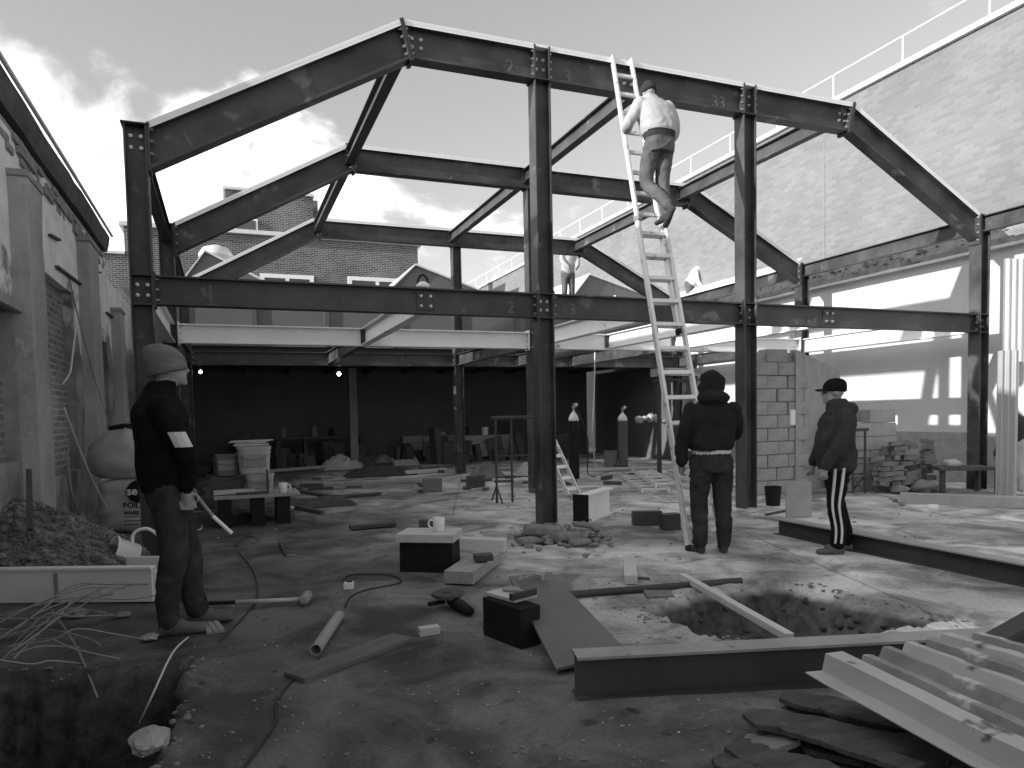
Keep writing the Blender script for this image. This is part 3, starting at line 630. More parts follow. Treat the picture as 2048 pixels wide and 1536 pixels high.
class Body:
    def __init__(s): s.p = {}
    def mb(s, k): return s.p.setdefault(k, [])
    def limb(s, k, pts, rad, n=12, fl=None):
        # tapered tube with rounded ends
        pts = [Vector(p) for p in pts]; rad = list(rad); P = []; R = []
        d0 = (pts[1]-pts[0]).normalized(); d1 = (pts[-1]-pts[-2]).normalized()
        P += [pts[0]-d0*rad[0]*.8, pts[0]-d0*rad[0]*.5]; R += [rad[0]*.35, rad[0]*.8]
        sp = smooth_path(pts, 4); m = len(pts)-1
        for i, q in enumerate(sp):
            t = i/4; j = min(int(t), m-1); P.append(q); R.append(rad[j]+(rad[j+1]-rad[j])*(t-j))
        P += [pts[-1]+d1*rad[-1]*.5, pts[-1]+d1*rad[-1]*.8]; R += [rad[-1]*.8, rad[-1]*.35]
        b = MB(); b.tube(P, R, n); s.mb(k).append(b); return s
    def rings(s, k, secs, n=20, sq=2.4):
        b = MB(); rr = []
        for c, rx, ry in secs:
            c = Vector(c); ring = []
            for j in range(n):
                t = 2*math.pi*j/n; cx, sx = math.cos(t), math.sin(t)
                ring.append(c+V(rx*math.copysign(abs(cx)**(2/sq), cx), ry*math.copysign(abs(sx)**(2/sq), sx), 0))
            rr.append(ring)
        b.loft(rr); s.mb(k).append(b); return s
    def blob(s, k, c, r, rot=None):
        b = MB(); c = Vector(c); rr = []
        for i in range(9):
            a = -math.pi/2+math.pi*(i+.5)/9
            rr.append([c+(rot @ V(r[0]*math.cos(a)*math.cos(t), r[1]*math.cos(a)*math.sin(t), r[2]*math.sin(a)) if rot else V(r[0]*math.cos(a)*math.cos(t), r[1]*math.cos(a)*math.sin(t), r[2]*math.sin(a))) for t in [2*math.pi*j/14 for j in range(14)]])
        b.loft(rr); s.mb(k).append(b); return s
    def head(s, c, R, k='skin'):
        c = Vector(c); q = lambda x, y, z: c+R @ V(x, y, z)
        s.blob(k, q(0, -.008, .02), (.077, .097, .105), R); s.blob(k, q(0, .028, -.055), (.06, .072, .065), R)
        s.blob(k, q(0, .078, -.098), (.027, .024, .022), R); s.blob(k, q(0, .07, .012), (.055, .03, .022), R)
        s.limb(k, [q(0, .088, .005), q(0, .112, -.03)], [.009, .015], 8); s.blob(k, q(0, .089, -.064), (.024, .014, .012), R)
        for e in (-1, 1): s.blob(k, q(e*.08, -.008, -.015), (.011, .022, .032), R)
        for e in (-1, 1): s.blob('eye', q(e*.03, .083, -.008), (.012, .012, .008), R)
        return s
    def hand(s, w, d, side, curl=.5, k='skin', sc=1.0):
        # palm and five fingers from the wrist w along d; side = direction of the thumb
        w, d, side = Vector(w), Vector(d).normalized(), Vector(side); side = (side-d*side.dot(d)).normalized(); nrm = d.cross(side)
        s.limb(k, [w-d*.01, w+d*.045*sc, w+d*.085*sc], [.024*sc, .032*sc, .03*sc], 10)
        for i, (o, l) in enumerate(((-.033, .062), (-.011, .075), (.011, .08), (.033, .072))):
            b0 = w+d*.085*sc+side*o*sc; b1 = b0+(d*math.cos(curl*.6)+nrm*math.sin(curl*.6))*l*.5*sc+side*o*.2*sc; b2 = b1+(d*math.cos(curl*1.6)+nrm*math.sin(curl*1.6))*l*.5*sc
            s.limb(k, [b0, b1, b2], [.0105*sc, .0095*sc, .0085*sc], 8)
        t0 = w+d*.03*sc+side*.03*sc; t1 = t0+(d*.6+side*.7+nrm*.3).normalized()*.035*sc; s.limb(k, [t0, t1, t1+(d+side*.15+nrm*.4).normalized()*.035*sc], [.013*sc, .0115*sc, .0095*sc], 8)
        return s
    def shoe(s, k, ank, fwd, L_=.27, sole=True, up=None, hs=1.0):
        ank, fwd = Vector(ank), Vector(fwd).normalized(); up = Vector(up) if up else V(0, 0, 1); sd = fwd.cross(up)
        b = MB(); rr = []
        for t, w, h in ((-.07, .028, .05), (-.05, .036, .10), (.0, .038, .11), (.05, .040, .085), (.10, .045, .06), (.15, .046, .056), (.185, .042, .052), (.202, .032, .042), (.21, .012, .022)):
            c = ank+fwd*t*L_/.27-up*.085; rr.append([c+sd*(w*math.cos(a))+up*(max(0, h/2+h/2*math.sin(a))*hs) for a in [2*math.pi*j/14 for j in range(14)]])
        b.loft(rr); s.mb(k).append(b); return s
    def done(s, name, label, loc, fwd, mats, scale=1.0, voxel=.013, fold=.009, group=None, extras=()):
        mw = MB(); trees = {}
        for k, l in s.p.items():
            kv = []; kf = []
            for b in l:
                o = len(kv); kv += b.v; kf += [tuple(i+o for i in f) for f in b.f]; mw.add(b.v, b.f)
            trees[k] = BVHTree.FromPolygons(kv, kf)
        me = bpy.data.meshes.new('tmp'); me.from_pydata(mw.v, [], mw.f); bm = bmesh.new(); bm.from_mesh(me); bmesh.ops.recalc_face_normals(bm, faces=bm.faces); bm.to_mesh(me); bm.free()
        o = bpy.data.objects.new('tmp', me); COL.objects.link(o)
        md = o.modifiers.new('r', 'REMESH'); md.mode = 'VOXEL'; md.voxel_size = voxel
        md = o.modifiers.new('s', 'SMOOTH'); md.iterations = 2; md.factor = .5
        dg = bpy.context.evaluated_depsgraph_get(); m2 = bpy.data.meshes.new_from_object(o.evaluated_get(dg)); bpy.data.objects.remove(o); bpy.data.meshes.remove(me)
        keys = list(s.p); lab = []
        for v in m2.vertices:
            best = None; bd = 9
            for i, k in enumerate(keys):
                r = trees[k].find_nearest(v.co, .12)
                if r[0] is not None and r[3] < bd: bd = r[3]; best = i
            lab.append(best or 0)
        m2.update(); nr = [v.normal.copy() for v in m2.vertices]
        for v, l, n in zip(m2.vertices, lab, nr):
            k = keys[l]
            if k.startswith('c_'):
                p = v.co; w_ = noise.noise(V(p.x*3, p.y*3, p.z*2.5))*1.6; a = .7*noise.noise(V(p.x*5, p.y*5, p.z*6))+(1-2.6*abs(noise.noise(V(p.x*5+p.z*5+w_, p.y*6-p.z*4-w_, p.z*7-p.x*6))))*(.35+.65*max(0, noise.noise(V(p.x*4+7, p.y*4, p.z*4))*2))+.25*noise.noise(V(p.x*24, p.y*24, p.z*24)); v.co = p+n*(fold*a)
        for k in keys: m2.materials.append(MATS[mats[k]])
        for f in m2.polygons:
            ls = [lab[i] for i in f.vertices]; f.material_index = max(set(ls), key=ls.count); f.use_smooth = True
        h = math.atan2(-fwd[0], fwd[1]); mwld = Matrix.Translation(loc) @ Matrix.Rotation(h, 4, 'Z') @ Matrix.Scale(scale, 4)
        m2.transform(Matrix.Rotation(h, 4, 'Z') @ Matrix.Scale(scale, 4)); m2.name = 'person'
        body = bpy.data.objects.new(name, m2); COL.objects.link(body); body.location = loc
        tag(body, label, 'person', group); body['kind'] = 'thing'
        for nm, mb_, mt, sm in extras:
            e = mb_.build(nm, mt, None, smooth=sm); e.data.transform(Matrix.Rotation(h, 4, 'Z') @ Matrix.Scale(scale, 4)); e.parent = body
            if nm not in ('stripe', 'sleeve_patch'): e.modifiers.new('s', 'SUBSURF').render_levels = 1
        return body
RX = V(RGT.x, RGT.y, 0).normalized(); FX = V(FWD.x, FWD.y, 0).normalized()
I3 = Matrix.Identity(3)
def Rx(a): return Matrix.Rotation(a, 3, 'X')
def Rz(a): return Matrix.Rotation(a, 3, 'Z')
def dome(c, R, rx, ry, rings, n=20):
    mb = MB(); rr = []
    for z, k, oy in rings: rr.append([Vector(c)+R @ V(rx*k*math.cos(t), ry*k*math.sin(t)+oy, z) for t in [2*math.pi*j/n for j in range(n)]])
    mb.loft(rr); return mb
def stand_legs(b, hipw=.095, l=(0, 0), r=(0, 0), k='c_trouser', w=1.0, shoe='shoe', lt=(0, 1, 0), rt=(0, 1, 0), kb=(0, 0), hs=1.0):
    for sx, (ax, ay), td, kk in ((-1, l, lt, kb[0]), (1, r, rt, kb[1])):
        an = V(sx*.10+ax, ay, .085); hp = V(sx*hipw, 0, .92); kn = hp.lerp(an, .5)+V(sx*.01, .03+kk, 0)
        b.limb(k, [hp, hp.lerp(kn, .5), kn, kn.lerp(an, .55)+V(0, -.02, 0), an+V(0, -.005, .02)], [.098*w, .09*w, .074*w, .066*w, .064*w], 14)
        b.shoe(shoe, an, td, hs=hs)
# ---- man at the left: wool hat, black jacket, facing right
b = Body(); stand_legs(b, l=(.0, .15), r=(-.02, -.02), lt=(.1, 1, 0), rt=(.15, 1, 0), w=1.07, hs=1.35)
b.rings('c_trouser', [((0, 0, .82), .16, .12), ((0, 0, .9), .175, .13), ((0, 0, 1.0), .165, .125)])
b.rings('c_jacket', [((0, .0, .90), .185, .15), ((0, .0, .96), .20, .16), ((0, .0, 1.1), .21, .165), ((0, -.02, 1.25), .215, .165), ((0, -.035, 1.38), .205, .15), ((0, -.035, 1.46), .15, .11), ((0, -.02, 1.53), .085, .085), ((0, .0, 1.565), .075, .08)], sq=2.3)
for sx in (-1, 1):
    b.limb('c_jacket', [(sx*.19, -.02, 1.42), (sx*.235, .04, 1.28), (sx*.24, .10, 1.14), (sx*.215, .12, 1.02), (sx*.185, .10, .93)], [.075, .07, .062, .056, .05])
    b.hand((sx*.183, .10, .915), (-.02*sx, .1, -1), (0, .8, .2), .9)
hR = Rx(.10); hc = V(0, .03, 1.655); b.limb('skin', [(0, 0, 1.5), (0, .02, 1.6)], [.058, .055]); b.head(hc, hR)
beanie = dome(hc, hR @ Rx(.12), .098, .118, [(-.035, 1.0, -.01), (-.03, 1.04, -.01), (.02, 1.05, -.008), (.03, 1.03, -.008), (.07, .99, -.012), (.11, .86, -.025), (.14, .62, -.04), (.155, .3, -.05), (.158, .05, -.05)])
patch = MB(); patch.loft([[V(.235+.082*math.cos(a)*k, .072+z*-.42+.082*math.sin(a)*k, 1.215+z) for a, k in ((-.5, 1.06), (-.1, 1.08), (.3, 1.08), (.7, 1.06), (.7, .9), (.3, .9), (-.1, .9), (-.5, .9))] for z in (-.045, .045)])
hem = MB().box((.185, .145, .925), (.05, .05, .06))
f1 = (RX*.9+FX*.42).normalized(); p1 = G(348, 1264)
b.done('person', 'man in grey wool hat and black jacket standing at the left holding a rod', (p1.x, p1.y, 0), f1, dict(c_trouser='denim', c_jacket='cloth_black', skin='skin', shoe='boot', eye='black'), 1.0, .011, .013,
       extras=[('wool_hat', beanie, 'knit', True), ('sleeve_patch', patch, 'stripe', False)])
hp = V(p1.x, p1.y, 0)+f1*.15+V(f1.y, -f1.x, 0)*.185
rod = thing('marker_rod', 'thin two-tone rod hanging from the hand of the man in the wool hat', 'rod', (hp.x, hp.y, .9))
e = hp+f1*.17+V(0, 0, .62); s_ = V(hp.x, hp.y, .88)
MB().tube([s_, s_.lerp(e, .55)], .011, 8).build('grip', 'alu_dark', rod); MB().tube([s_.lerp(e, .55), e+f1*.03], .012, 8).build('tip', 'white', rod)
# ---- man in the centre: hood up, back to the camera
b = Body(); stand_legs(b, l=(-.02, 0), r=(.02, .02), w=1.12, lt=(-.25, 1, 0), rt=(.12, 1, 0), k='c_trouser')
b.rings('c_trouser', [((0, 0, .80), .17, .13), ((0, 0, .9), .185, .135), ((0, 0, 1.0), .175, .13)])
b.rings('shirt', [((0, 0, .985), .182, .138), ((0, 0, 1.03), .185, .14)])
b.rings('c_jacket', [((0, 0, 1.02), .195, .15), ((0, 0, 1.06), .215, .165), ((0, 0, 1.2), .215, .16), ((0, -.01, 1.34), .22, .15), ((0, -.02, 1.44), .18, .125), ((0, -.02, 1.53), .095, .10)], sq=2.3)
b.limb('c_jacket', [(-.2, -.02, 1.42), (-.255, -.03, 1.25), (-.28, -.01, 1.12), (-.285, .03, 1.0), (-.28, .05, .9)], [.074, .07, .064, .06, .055]); b.hand((-.28, .055, .885), (.02, .1, -1), (.5, .9, 0), .9, k='skin')
b.limb('c_jacket', [(.2, -.02, 1.42), (.25, .03, 1.25), (.24, .12, 1.15), (.15, .24, 1.2)], [.074, .068, .06, .052]); b.hand((.14, .26, 1.21), (-.5, .5, .3), (0, .2, 1), .8)
hR = Rx(.28); hc = V(0, .0, 1.63); b.limb('skin', [(0, -.01, 1.48), (0, 0, 1.6)], [.06, .058]); b.head(hc, hR)
b.blob('c_jacket', (0, -.03, 1.65), (.122, .13, .15), hR); b.blob('c_jacket', (0, -.11, 1.52), (.16, .10, .07)); b.blob('c_jacket', (0, -.10, 1.72), (.07, .07, .06))
p2 = G(1424, 1106)
b.done('person', 'man in a dark hooded jacket standing beside the ladder, back to the camera, looking up', (p2.x, p2.y, 0), (FX+RX*.05).normalized(), dict(c_trouser='denim_dark', c_jacket='cloth_charcoal', skin='skin_dark', shoe='boot_dark', shirt='stripe', eye='black'), .945, .013, .015)
# ---- man at the right: peaked cap, track trousers, seen from his left side
b = Body(); stand_legs(b, l=(-.01, .02), r=(.02, -.13), w=1.08, k='c_trouser', lt=(-.05, 1, 0), rt=(.1, 1, 0))
b.rings('c_trouser', [((0, 0, .80), .165, .13), ((0, 0, .9), .18, .135), ((0, 0, 1.0), .17, .13)])
b.rings('c_jacket', [((0, 0, .86), .20, .16), ((0, 0, .90), .21, .175), ((0, .02, 1.05), .225, .19), ((0, .02, 1.2), .225, .185), ((0, -.01, 1.36), .215, .165), ((0, -.03, 1.46), .16, .125), ((0, -.01, 1.54), .10, .10), ((0, .0, 1.575), .09, .095)], sq=2.3)
b.limb('c_jacket', [(-.2, -.02, 1.42), (-.265, -.01, 1.26), (-.275, .05, 1.12), (-.27, .13, 1.0), (-.265, .17, .92)], [.08, .075, .07, .064, .055]); b.hand((-.263, .178, .905), (0, .15, -1), (.1, 1, 0), .7)
b.limb('c_jacket', [(.2, -.02, 1.42), (.26, .0, 1.26), (.27, .05, 1.12), (.26, .12, 1.0), (.25, .16, .92)], [.08, .075, .07, .064, .055]); b.hand((.25, .168, .905), (0, .15, -1), (-.1, 1, 0), .7)
hR = Rx(.06); hc = V(0, .03, 1.66); b.limb('skin', [(0, 0, 1.5), (0, .02, 1.6)], [.062, .058]); b.head(hc, hR); b.blob('c_jacket', (0, -.13, 1.48), (.13, .07, .065), Rx(.5))
cap = dome(hc, hR, .092, .112, [(.0, 1.0, -.01), (.01, 1.05, -.01), (.05, 1.06, -.01), (.09, .98, -.015), (.12, .78, -.02), (.138, .45, -.025), (.143, .05, -.025)])
bill = []
for t in [(-1+2*i/8) for i in range(9)]: bill.append((t*.075, .10+.085*math.sqrt(max(0, 1-t*t*.8)), .022-.02*t*t))
o_ = len(cap.v); top = [hc+hR @ V(x, y, z) for x, y, z in bill]; inn = [hc+hR @ V(x, .075-.03*abs(x/.075), .03-.012*(x/.075)**2) for x, y, z in bill]
vs = top+inn+[p-V(0, 0, .012) for p in top]+[p-V(0, 0, .012) for p in inn]; fs = []
for i in range(8): fs += [(i, i+1, 10+i, 9+i), (18+i, 27+i, 28+i, 19+i), (i, 18+i, 19+i, i+1), (9+i, 10+i, 28+i, 27+i)]
fs += [(0, 9, 27, 18), (8, 26, 35, 17)]
capb = MB().add(vs, fs)
def legstripe(ax, ay, dy, sx=-1, w=1.08):
    an = V(sx*.10+ax, ay, .085); hp_ = V(sx*.095, 0, .92); kn = hp_.lerp(an, .5)+V(sx*.01, .03, 0); pts = smooth_path([hp_, hp_.lerp(kn, .5), kn, kn.lerp(an, .55)+V(0, -.02, 0), an+V(0, -.005, .035)], 5); rad = [.098, .09, .074, .066, .064]
    mb = MB(); rr = []
    for i, p in enumerate(pts):
        t = i/5; j = min(int(t), 3); r = (rad[j]+(rad[j+1]-rad[j])*(t-j))*w+.016
        rr.append([p+V(sx*r*math.cos(a), r*math.sin(a), 0)*q for q, a in ((.75, dy-.12), (1, dy-.12), (1, dy+.12), (.75, dy+.12))])
    return mb.loft(rr)
p3 = G(1672, 1104)
b.done('person', 'man in peaked cap, dark jacket and striped track trousers standing at the right', (p3.x, p3.y, 0), (-RX+FX*.18).normalized(), dict(c_trouser='cloth_black', c_jacket='cloth_grey', skin='skin', shoe='boot', eye='black'), .885, .012, .014,
       extras=[('cap_crown', cap, 'cloth_black', True), ('cap_peak', capb, 'cloth_black', False), ('stripe', legstripe(-.01, .02, .55), 'stripe', True), ('stripe', legstripe(-.01, .02, -.15), 'stripe', True)])

# ================================================================== EXTENSION LADDER
LB0, LT0 = G(1378, 1101), oY(1222, 106, 7.5); LB1, LT1 = LB0+V(.37, -.02, 0), oY(1264, 113, 7.5)+V(.04, 0, 0)
def ladder_section(t, a, b_, a1, b1, s0, s1, inset, off, nr, label):
    d = (b_-a).normalized(); nrm = d.cross((a1-a).normalized()).normalized(); w = (a1-a).normalized()
    if nrm.y > 0: nrm = -nrm
    P = lambda s, q: (a.lerp(b_, s)+w*inset).lerp(a1.lerp(b1, s)-w*inset, q)+nrm*off
    for q in (0, 1):
        ra = MB().span(P(s0, q), P(s1, q), .028, .068, up=nrm).build('rail', 'alu', t, bevel=.004)
        MB().span(P(s0, q)-d*.005, P(s0, q)+d*.05, .034, .075, up=nrm).build('foot', 'rubber', ra, bevel=.004)
    for i in range(22):
        s = .03+i*.0462
        if not s0+.005 < s < s1-.005: continue
        MB().span(P(s, 0), P(s, 1), .042, .03, up=nrm).build('rung', 'alu', t, bevel=.003)
    return P
lad = thing('extension_ladder', 'tall aluminium extension ladder leaning on the front roof beam', 'ladder', LB0)
PL = ladder_section(lad, LB0, LT0, LB1, LT1, 0, .625, 0, 0, 14, '')
PU = ladder_section(lad, LB0, LT0, LB1, LT1, .385, 1.0, .034, -.045, 14, '')
for q in (0, 1):
    p = PL(.615, q); MB().box(p+V(0, -.02, 0), (.05, .10, .05)).build('guide_bracket', 'alu_dark', lad, bevel=.004)
# ---- man on the ladder, back to the camera
ft = PL(.602, .55); b = Body()
# local frame: origin at the feet, y into the ladder
b.limb('c_trouser', [(.09, -.06, .86), (.10, .0, .66), (.105, .03, .46), (.10, -.03, .26), (.085, -.05, .10)], [.105, .098, .08, .066, .062], 14); b.shoe('shoe', (.085, -.05, .07), (0, 1, 0))
b.limb('c_trouser', [(-.09, -.06, .86), (-.10, .03, .66), (-.10, .05, .45), (-.02, -.12, .25), (.02, -.22, .12)], [.105, .098, .08, .068, .064], 14); b.shoe('shoe', (.03, -.25, .07), (0, .75, -.65), up=(0, .65, .75))
b.rings('c_trouser', [((0, -.08, .78), .165, .125), ((0, -.09, .88), .18, .13), ((0, -.08, .98), .165, .12)])
b.rings('hem', [((0, -.075, .95), .19, .145), ((0, -.065, 1.02), .195, .15)])
b.rings('c_jacket', [((0, -.06, 1.0), .19, .15), ((0, -.05, 1.05), .22, .17), ((.0, -.02, 1.2), .235, .175), ((-.005, .03, 1.34), .235, .16), ((-.01, .08, 1.44), .19, .13), ((-.01, .13, 1.50), .10, .095)], sq=2.3)
b.limb('c_jacket', [(-.19, .05, 1.40), (-.27, .02, 1.28), (-.34, .05, 1.16), (-.31, .16, 1.13), (-.25, .25, 1.16)], [.085, .078, .068, .06, .055]); b.hand((-.24, .26, 1.165), (.2, .6, .25), (0, 0, 1), 1.3)
b.limb('c_jacket', [(.18, .05, 1.40), (.255, .03, 1.24), (.285, .06, 1.08), (.24, .17, 1.03), (.2, .25, 1.08)], [.085, .078, .068, .06, .055]); b.hand((.195, .26, 1.09), (-.1, .6, .4), (0, 0, 1), 1.3)
b.rings('c_jacket', [((-.01, .10, 1.46), .125, .11), ((-.01, .12, 1.51), .10, .095), ((-.01, .13, 1.535), .088, .085)]); hR = Rx(-.5); hc = V(.0, .17, 1.585); b.limb('skin', [(-.01, .11, 1.45), (0, .16, 1.55)], [.06, .058]); b.head(hc, hR)
cap4 = dome(hc, hR, .092, .112, [(-.03, 1.0, -.01), (-.0, 1.06, -.01), (.05, 1.06, -.01), (.09, .98, -.015), (.12, .78, -.02), (.138, .45, -.025), (.143, .05, -.025)])
b.done('person', 'man in pale work jacket and jeans climbing the extension ladder', (ft.x-.03, ft.y-.12, ft.z+.02), (V(0, 1, 0)+RX*.05).normalized(), dict(c_trouser='denim_pale', c_jacket='jacket_pale', skin='skin', shoe='boot_dark', hem='cloth_grey', eye='black'), .89, .012, .010,
       extras=[('cap_crown', cap4, 'cloth_grey', True)])
# ---- two men on the rear roof and one half in frame at the right
def simple_person(label, loc, fwd, sc, mats, bend=0.0, hat=None, arms=((-.28, .1, .95), (.28, .1, .95)), voxel=.022, legs=True):
    b = Body(); B = Rx(-bend); piv = V(0, 0, .95); T = lambda x, y, z: piv+B @ (V(x, y, z)-piv)
    stand_legs(b, w=1.05); b.rings('c_trouser', [((0, 0, .80), .165, .13), ((0, 0, .9), .18, .135), ((0, 0, 1.0), .17, .13)])
    b.limb('c_jacket', [T(0, 0, .98), T(0, 0, 1.12), T(0, -.02, 1.3), T(0, -.02, 1.44)], [.17, .18, .19, .13], 16)
    for sx, h in ((-1, arms[0]), (1, arms[1])):
        h = Vector(h); sh = T(sx*.19, 0, 1.4); e = sh.lerp(h, .5)+V(sx*.05, -.03, 0); b.limb('c_jacket', [sh, e, h], [.075, .066, .055]); b.hand(h, (h-e), (0, .3, 1), .8)
    hc = T(0, .03, 1.66); b.limb('skin', [T(0, 0, 1.45), hc], [.06, .058]); hR = B @ Rx(-.25); b.head(hc, hR); ex = []
    if hat: ex = [('hard_hat', dome(hc, hR, .105, .13, [(.0, 1.15, .0), (.01, 1.15, 0), (.015, 1.02, -.01), (.06, 1.0, -.01), (.10, .86, -.015), (.13, .55, -.02), (.14, .05, -.02)]), hat, True)]
    return b.done('person', label, loc, fwd, mats, sc, voxel, .01, extras=ex)
fr = oY(1136, 592, 17.3)
simple_person('man in pale clothes and white hat standing on the rear roof', (fr.x, 17.3, 4.19), (-FX+RX*.3).normalized(), 1.02, dict(c_trouser='denim_pale', c_jacket='jacket_pale', skin='skin', shoe='boot', eye='black'), .25, 'white', ((-.15, .3, 1.05), (.15, .3, 1.05)))
fr = oY(1380, 600, 17.5)
simple_person('man in white jacket and white hat bending on the rear roof, beside the ladder', (fr.x, 17.5, 4.19), (-FX*.6+RX*.6).normalized(), .95, dict(c_trouser='denim_pale', c_jacket='white', skin='skin', shoe='boot', eye='black'), .75, 'white', ((-.15, .5, .7), (.15, .5, .7)))
fr = G(2044, 990)
simple_person('man in dark jacket and pale trousers cut off by the right edge', (fr.x+.05, fr.y, 0), (-RX*.5+FX*.8).normalized(), .80, dict(c_trouser='jacket_pale', c_jacket='cloth_grey', skin='skin', shoe='white', eye='black'), .45, None, ((-.25, .35, .75), (.25, .35, .75)))
# ================================================================== LOOSE THINGS ON THE SITE
def one(mb, name, mt, label, cat, group=None, bevel=0, smooth=False):
    o = mb.build(name, mt, None, bevel=bevel, smooth=smooth)
    c = sum((Vector(v.co) for v in o.data.vertices), Vector())/len(o.data.vertices); c.z = min(v.co.z for v in o.data.vertices)
    o.data.transform(Matrix.Translation(-c)); o.location = c; return tag(o, label, cat, group, 'thing')
def plank(mt, a, b, w, h, name, label, cat, group=None, bevel=.004, up=None):
    a, b = Vector(a), Vector(b); R = frame(b-a, up); mb = MB(); L_ = (b-a).length
    o = MB().box((0, 0, 0), (L_, w, h)).build(name, mt, None, bevel=bevel); o.matrix_world = Matrix.Translation((a+b)/2) @ R.to_4x4(); return tag(o, label, cat, group, 'thing')
def cable(pts, r, mt, name, label, cat, group=None, n=6): return one(MB().tube(smooth_path(pts, 6), r, n), name, mt, label, cat, group, smooth=True)
def gbeam(a, b, label, h=.2, b_=.16, mats=('steel', 'steel'), name='steel_beam', z0=.0):
    a, b = Vector(a), Vector(b); t = thing(name, label, 'steel beam', (a.x, a.y, z0), 'steel beams lying on the ground')
    ibeam('i_section', V(a.x, a.y, h+z0), V(b.x, b.y, h+z0), t, h=h, b=b_, tf=.013, tw=.009, mats=mats); return t
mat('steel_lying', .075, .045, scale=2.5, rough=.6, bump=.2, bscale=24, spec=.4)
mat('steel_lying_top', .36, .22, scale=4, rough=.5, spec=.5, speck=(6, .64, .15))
mat('steel_sheet', .16, .12, scale=2, rough=.55, bump=.05, bscale=15, spec=.4)
# ---- beams on the ground
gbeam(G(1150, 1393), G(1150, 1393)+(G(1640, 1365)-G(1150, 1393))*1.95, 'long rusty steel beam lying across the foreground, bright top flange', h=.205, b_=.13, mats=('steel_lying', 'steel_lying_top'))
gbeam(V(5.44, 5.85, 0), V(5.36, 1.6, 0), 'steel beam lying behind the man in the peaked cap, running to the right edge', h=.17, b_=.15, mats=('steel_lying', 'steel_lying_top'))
A4 = [G(1018, 1152, .27), G(1102, 1143, .27), G(1255, 1302, .045), G(1112, 1337, .045)]
one(MB().add([p for p in A4]+[p-V(0, 0, .018) for p in A4], [(0, 3, 2, 1), (4, 5, 6, 7), (0, 1, 5, 4), (1, 2, 6, 5), (2, 3, 7, 6), (3, 0, 4, 7)]), 'steel_plate', 'steel_sheet', 'wide flat steel plate sloping from a black box to the ground in the foreground', 'steel plate', bevel=.003)
q = G(1030, 1302); one(MB().box((q.x+.06, q.y+.2, .115), (.15, .36, .23), rotz(.28)), 'steel_box', 'cloth_charcoal', 'black box propping up the far end of the sloping steel plate', 'box', bevel=.006)
q = G(1022, 1180, .27)
t = thing('tool_tray', 'wooden tray with tools on the left edge of the sloping steel plate', 'tray', (q.x, q.y, .23))
MB().box((q.x, q.y, .243), (.19, .26, .022), rotz(.35)).build('board', 'timber_pale', t, bevel=.003); MB().box((q.x+.02, q.y-.14, .275), (.2, .03, .04), rotz(.35)).build('side_bar', 'plate', t, bevel=.004)
MB().lathe((q.x+.02, q.y+.05, .255), [(.05, 0), (.055, .012), (.0, .014)], 14).build('disc', 'alu_dark', t)
rr = random.Random(11)
for i, (x, y, L_, an, nm, lb, ct) in enumerate(((1062, 1152, .16, .3, 'spanner', 'open-ended spanner lying on the sloping steel plate, nearest its left edge', 'spanner'), (1085, 1155, .2, 1.2, 'pliers', 'long-handled pliers lying at the far end of the sloping steel plate', 'pliers'), (1042, 1157, .10, .8, 'clamp', 'small shiny clamp on the sloping steel plate beside the tool tray', 'clamp'))):
    q = G(x, y, .28); d = V(math.cos(an), math.sin(an), 0); n_ = V(-d.y, d.x, 0); t = thing(nm, lb, ct, (q.x, q.y, .272))
    MB().span(q-d*L_*.5, q+d*L_*.3, .018, .014).build('handle', 'alu_dark', t, bevel=.003)
    for s_ in (-1, 1): MB().span(q+d*L_*.28+n_*s_*.004, q+d*L_*.5+n_*s_*.022, .014, .014).build('jaw', 'bolt', t, bevel=.003)
# ---- trestle box with mug
q0, q1 = G(795, 1145), G(908, 1147)
t = thing('work_stand', 'black work stand with pale board top carrying a white mug', 'stand', (q0.x, q0.y, 0))
c = (q0+q1)/2; w = (q1-q0).length; R = frame(q1-q0); f = R.col[1]
MB().box(c+f*.17+V(0, 0, .13), (w*.95, .30, .26), R, taper=.98).build('base', 'black', t, bevel=.006)
MB().box(c+f*.16+V(0, 0, .295), (w*1.02, .36, .07), R).build('board_top', 'timber_pale', t, bevel=.004)
def mug(p, s, label, rot):
    t = thing('mug', label, 'mug', p); p = Vector(p); r, h = .042*s, .095*s
    MB().lathe(p, [(r*.8, 0), (r*.86, .004*s), (r*.95, h*.5), (r, h), (r*.9, h), (r*.85, h*.5), (r*.78, .01*s), (0, .01*s)], 24).build('cup', 'china', t, smooth=True)
    d = V(math.cos(rot), math.sin(rot), 0); MB().tube([p+d*(r*.93)+V(0, 0, h*.82), p+d*(r*1.5)+V(0, 0, h*.8), p+d*(r*1.75)+V(0, 0, h*.55), p+d*(r*1.5)+V(0, 0, h*.28), p+d*(r*.9)+V(0, 0, h*.2)], .0075*s, 8).build('handle', 'china', t, smooth=True)
q = G(878, 1062, .33); mug(q, 1.25, 'white mug standing on the work stand in the middle', math.pi-.4)
q = G(916, 1104); plank('whitewash', q+V(.0, .12, .065), G(1020, 1108)+V(0, .1, .065), .11, .13, 'plastered_block', 'long rough white plastered block lying right of the work stand', 'block', bevel=.012)
plank('timber', G(905, 1172)+V(.05, 0, .06), G(975, 1128)+V(.03, .05, .06), .24, .10, 'timber_offcut', 'thick timber offcut lying in front of the work stand', 'timber')
plank('timber_dark', G(948, 1122, .12)+V(0, 0, .03), G(985, 1120, .12)+V(0, 0, .03), .12, .05, 'wood_block', 'small dark wood block on the thick timber offcut', 'wood block')
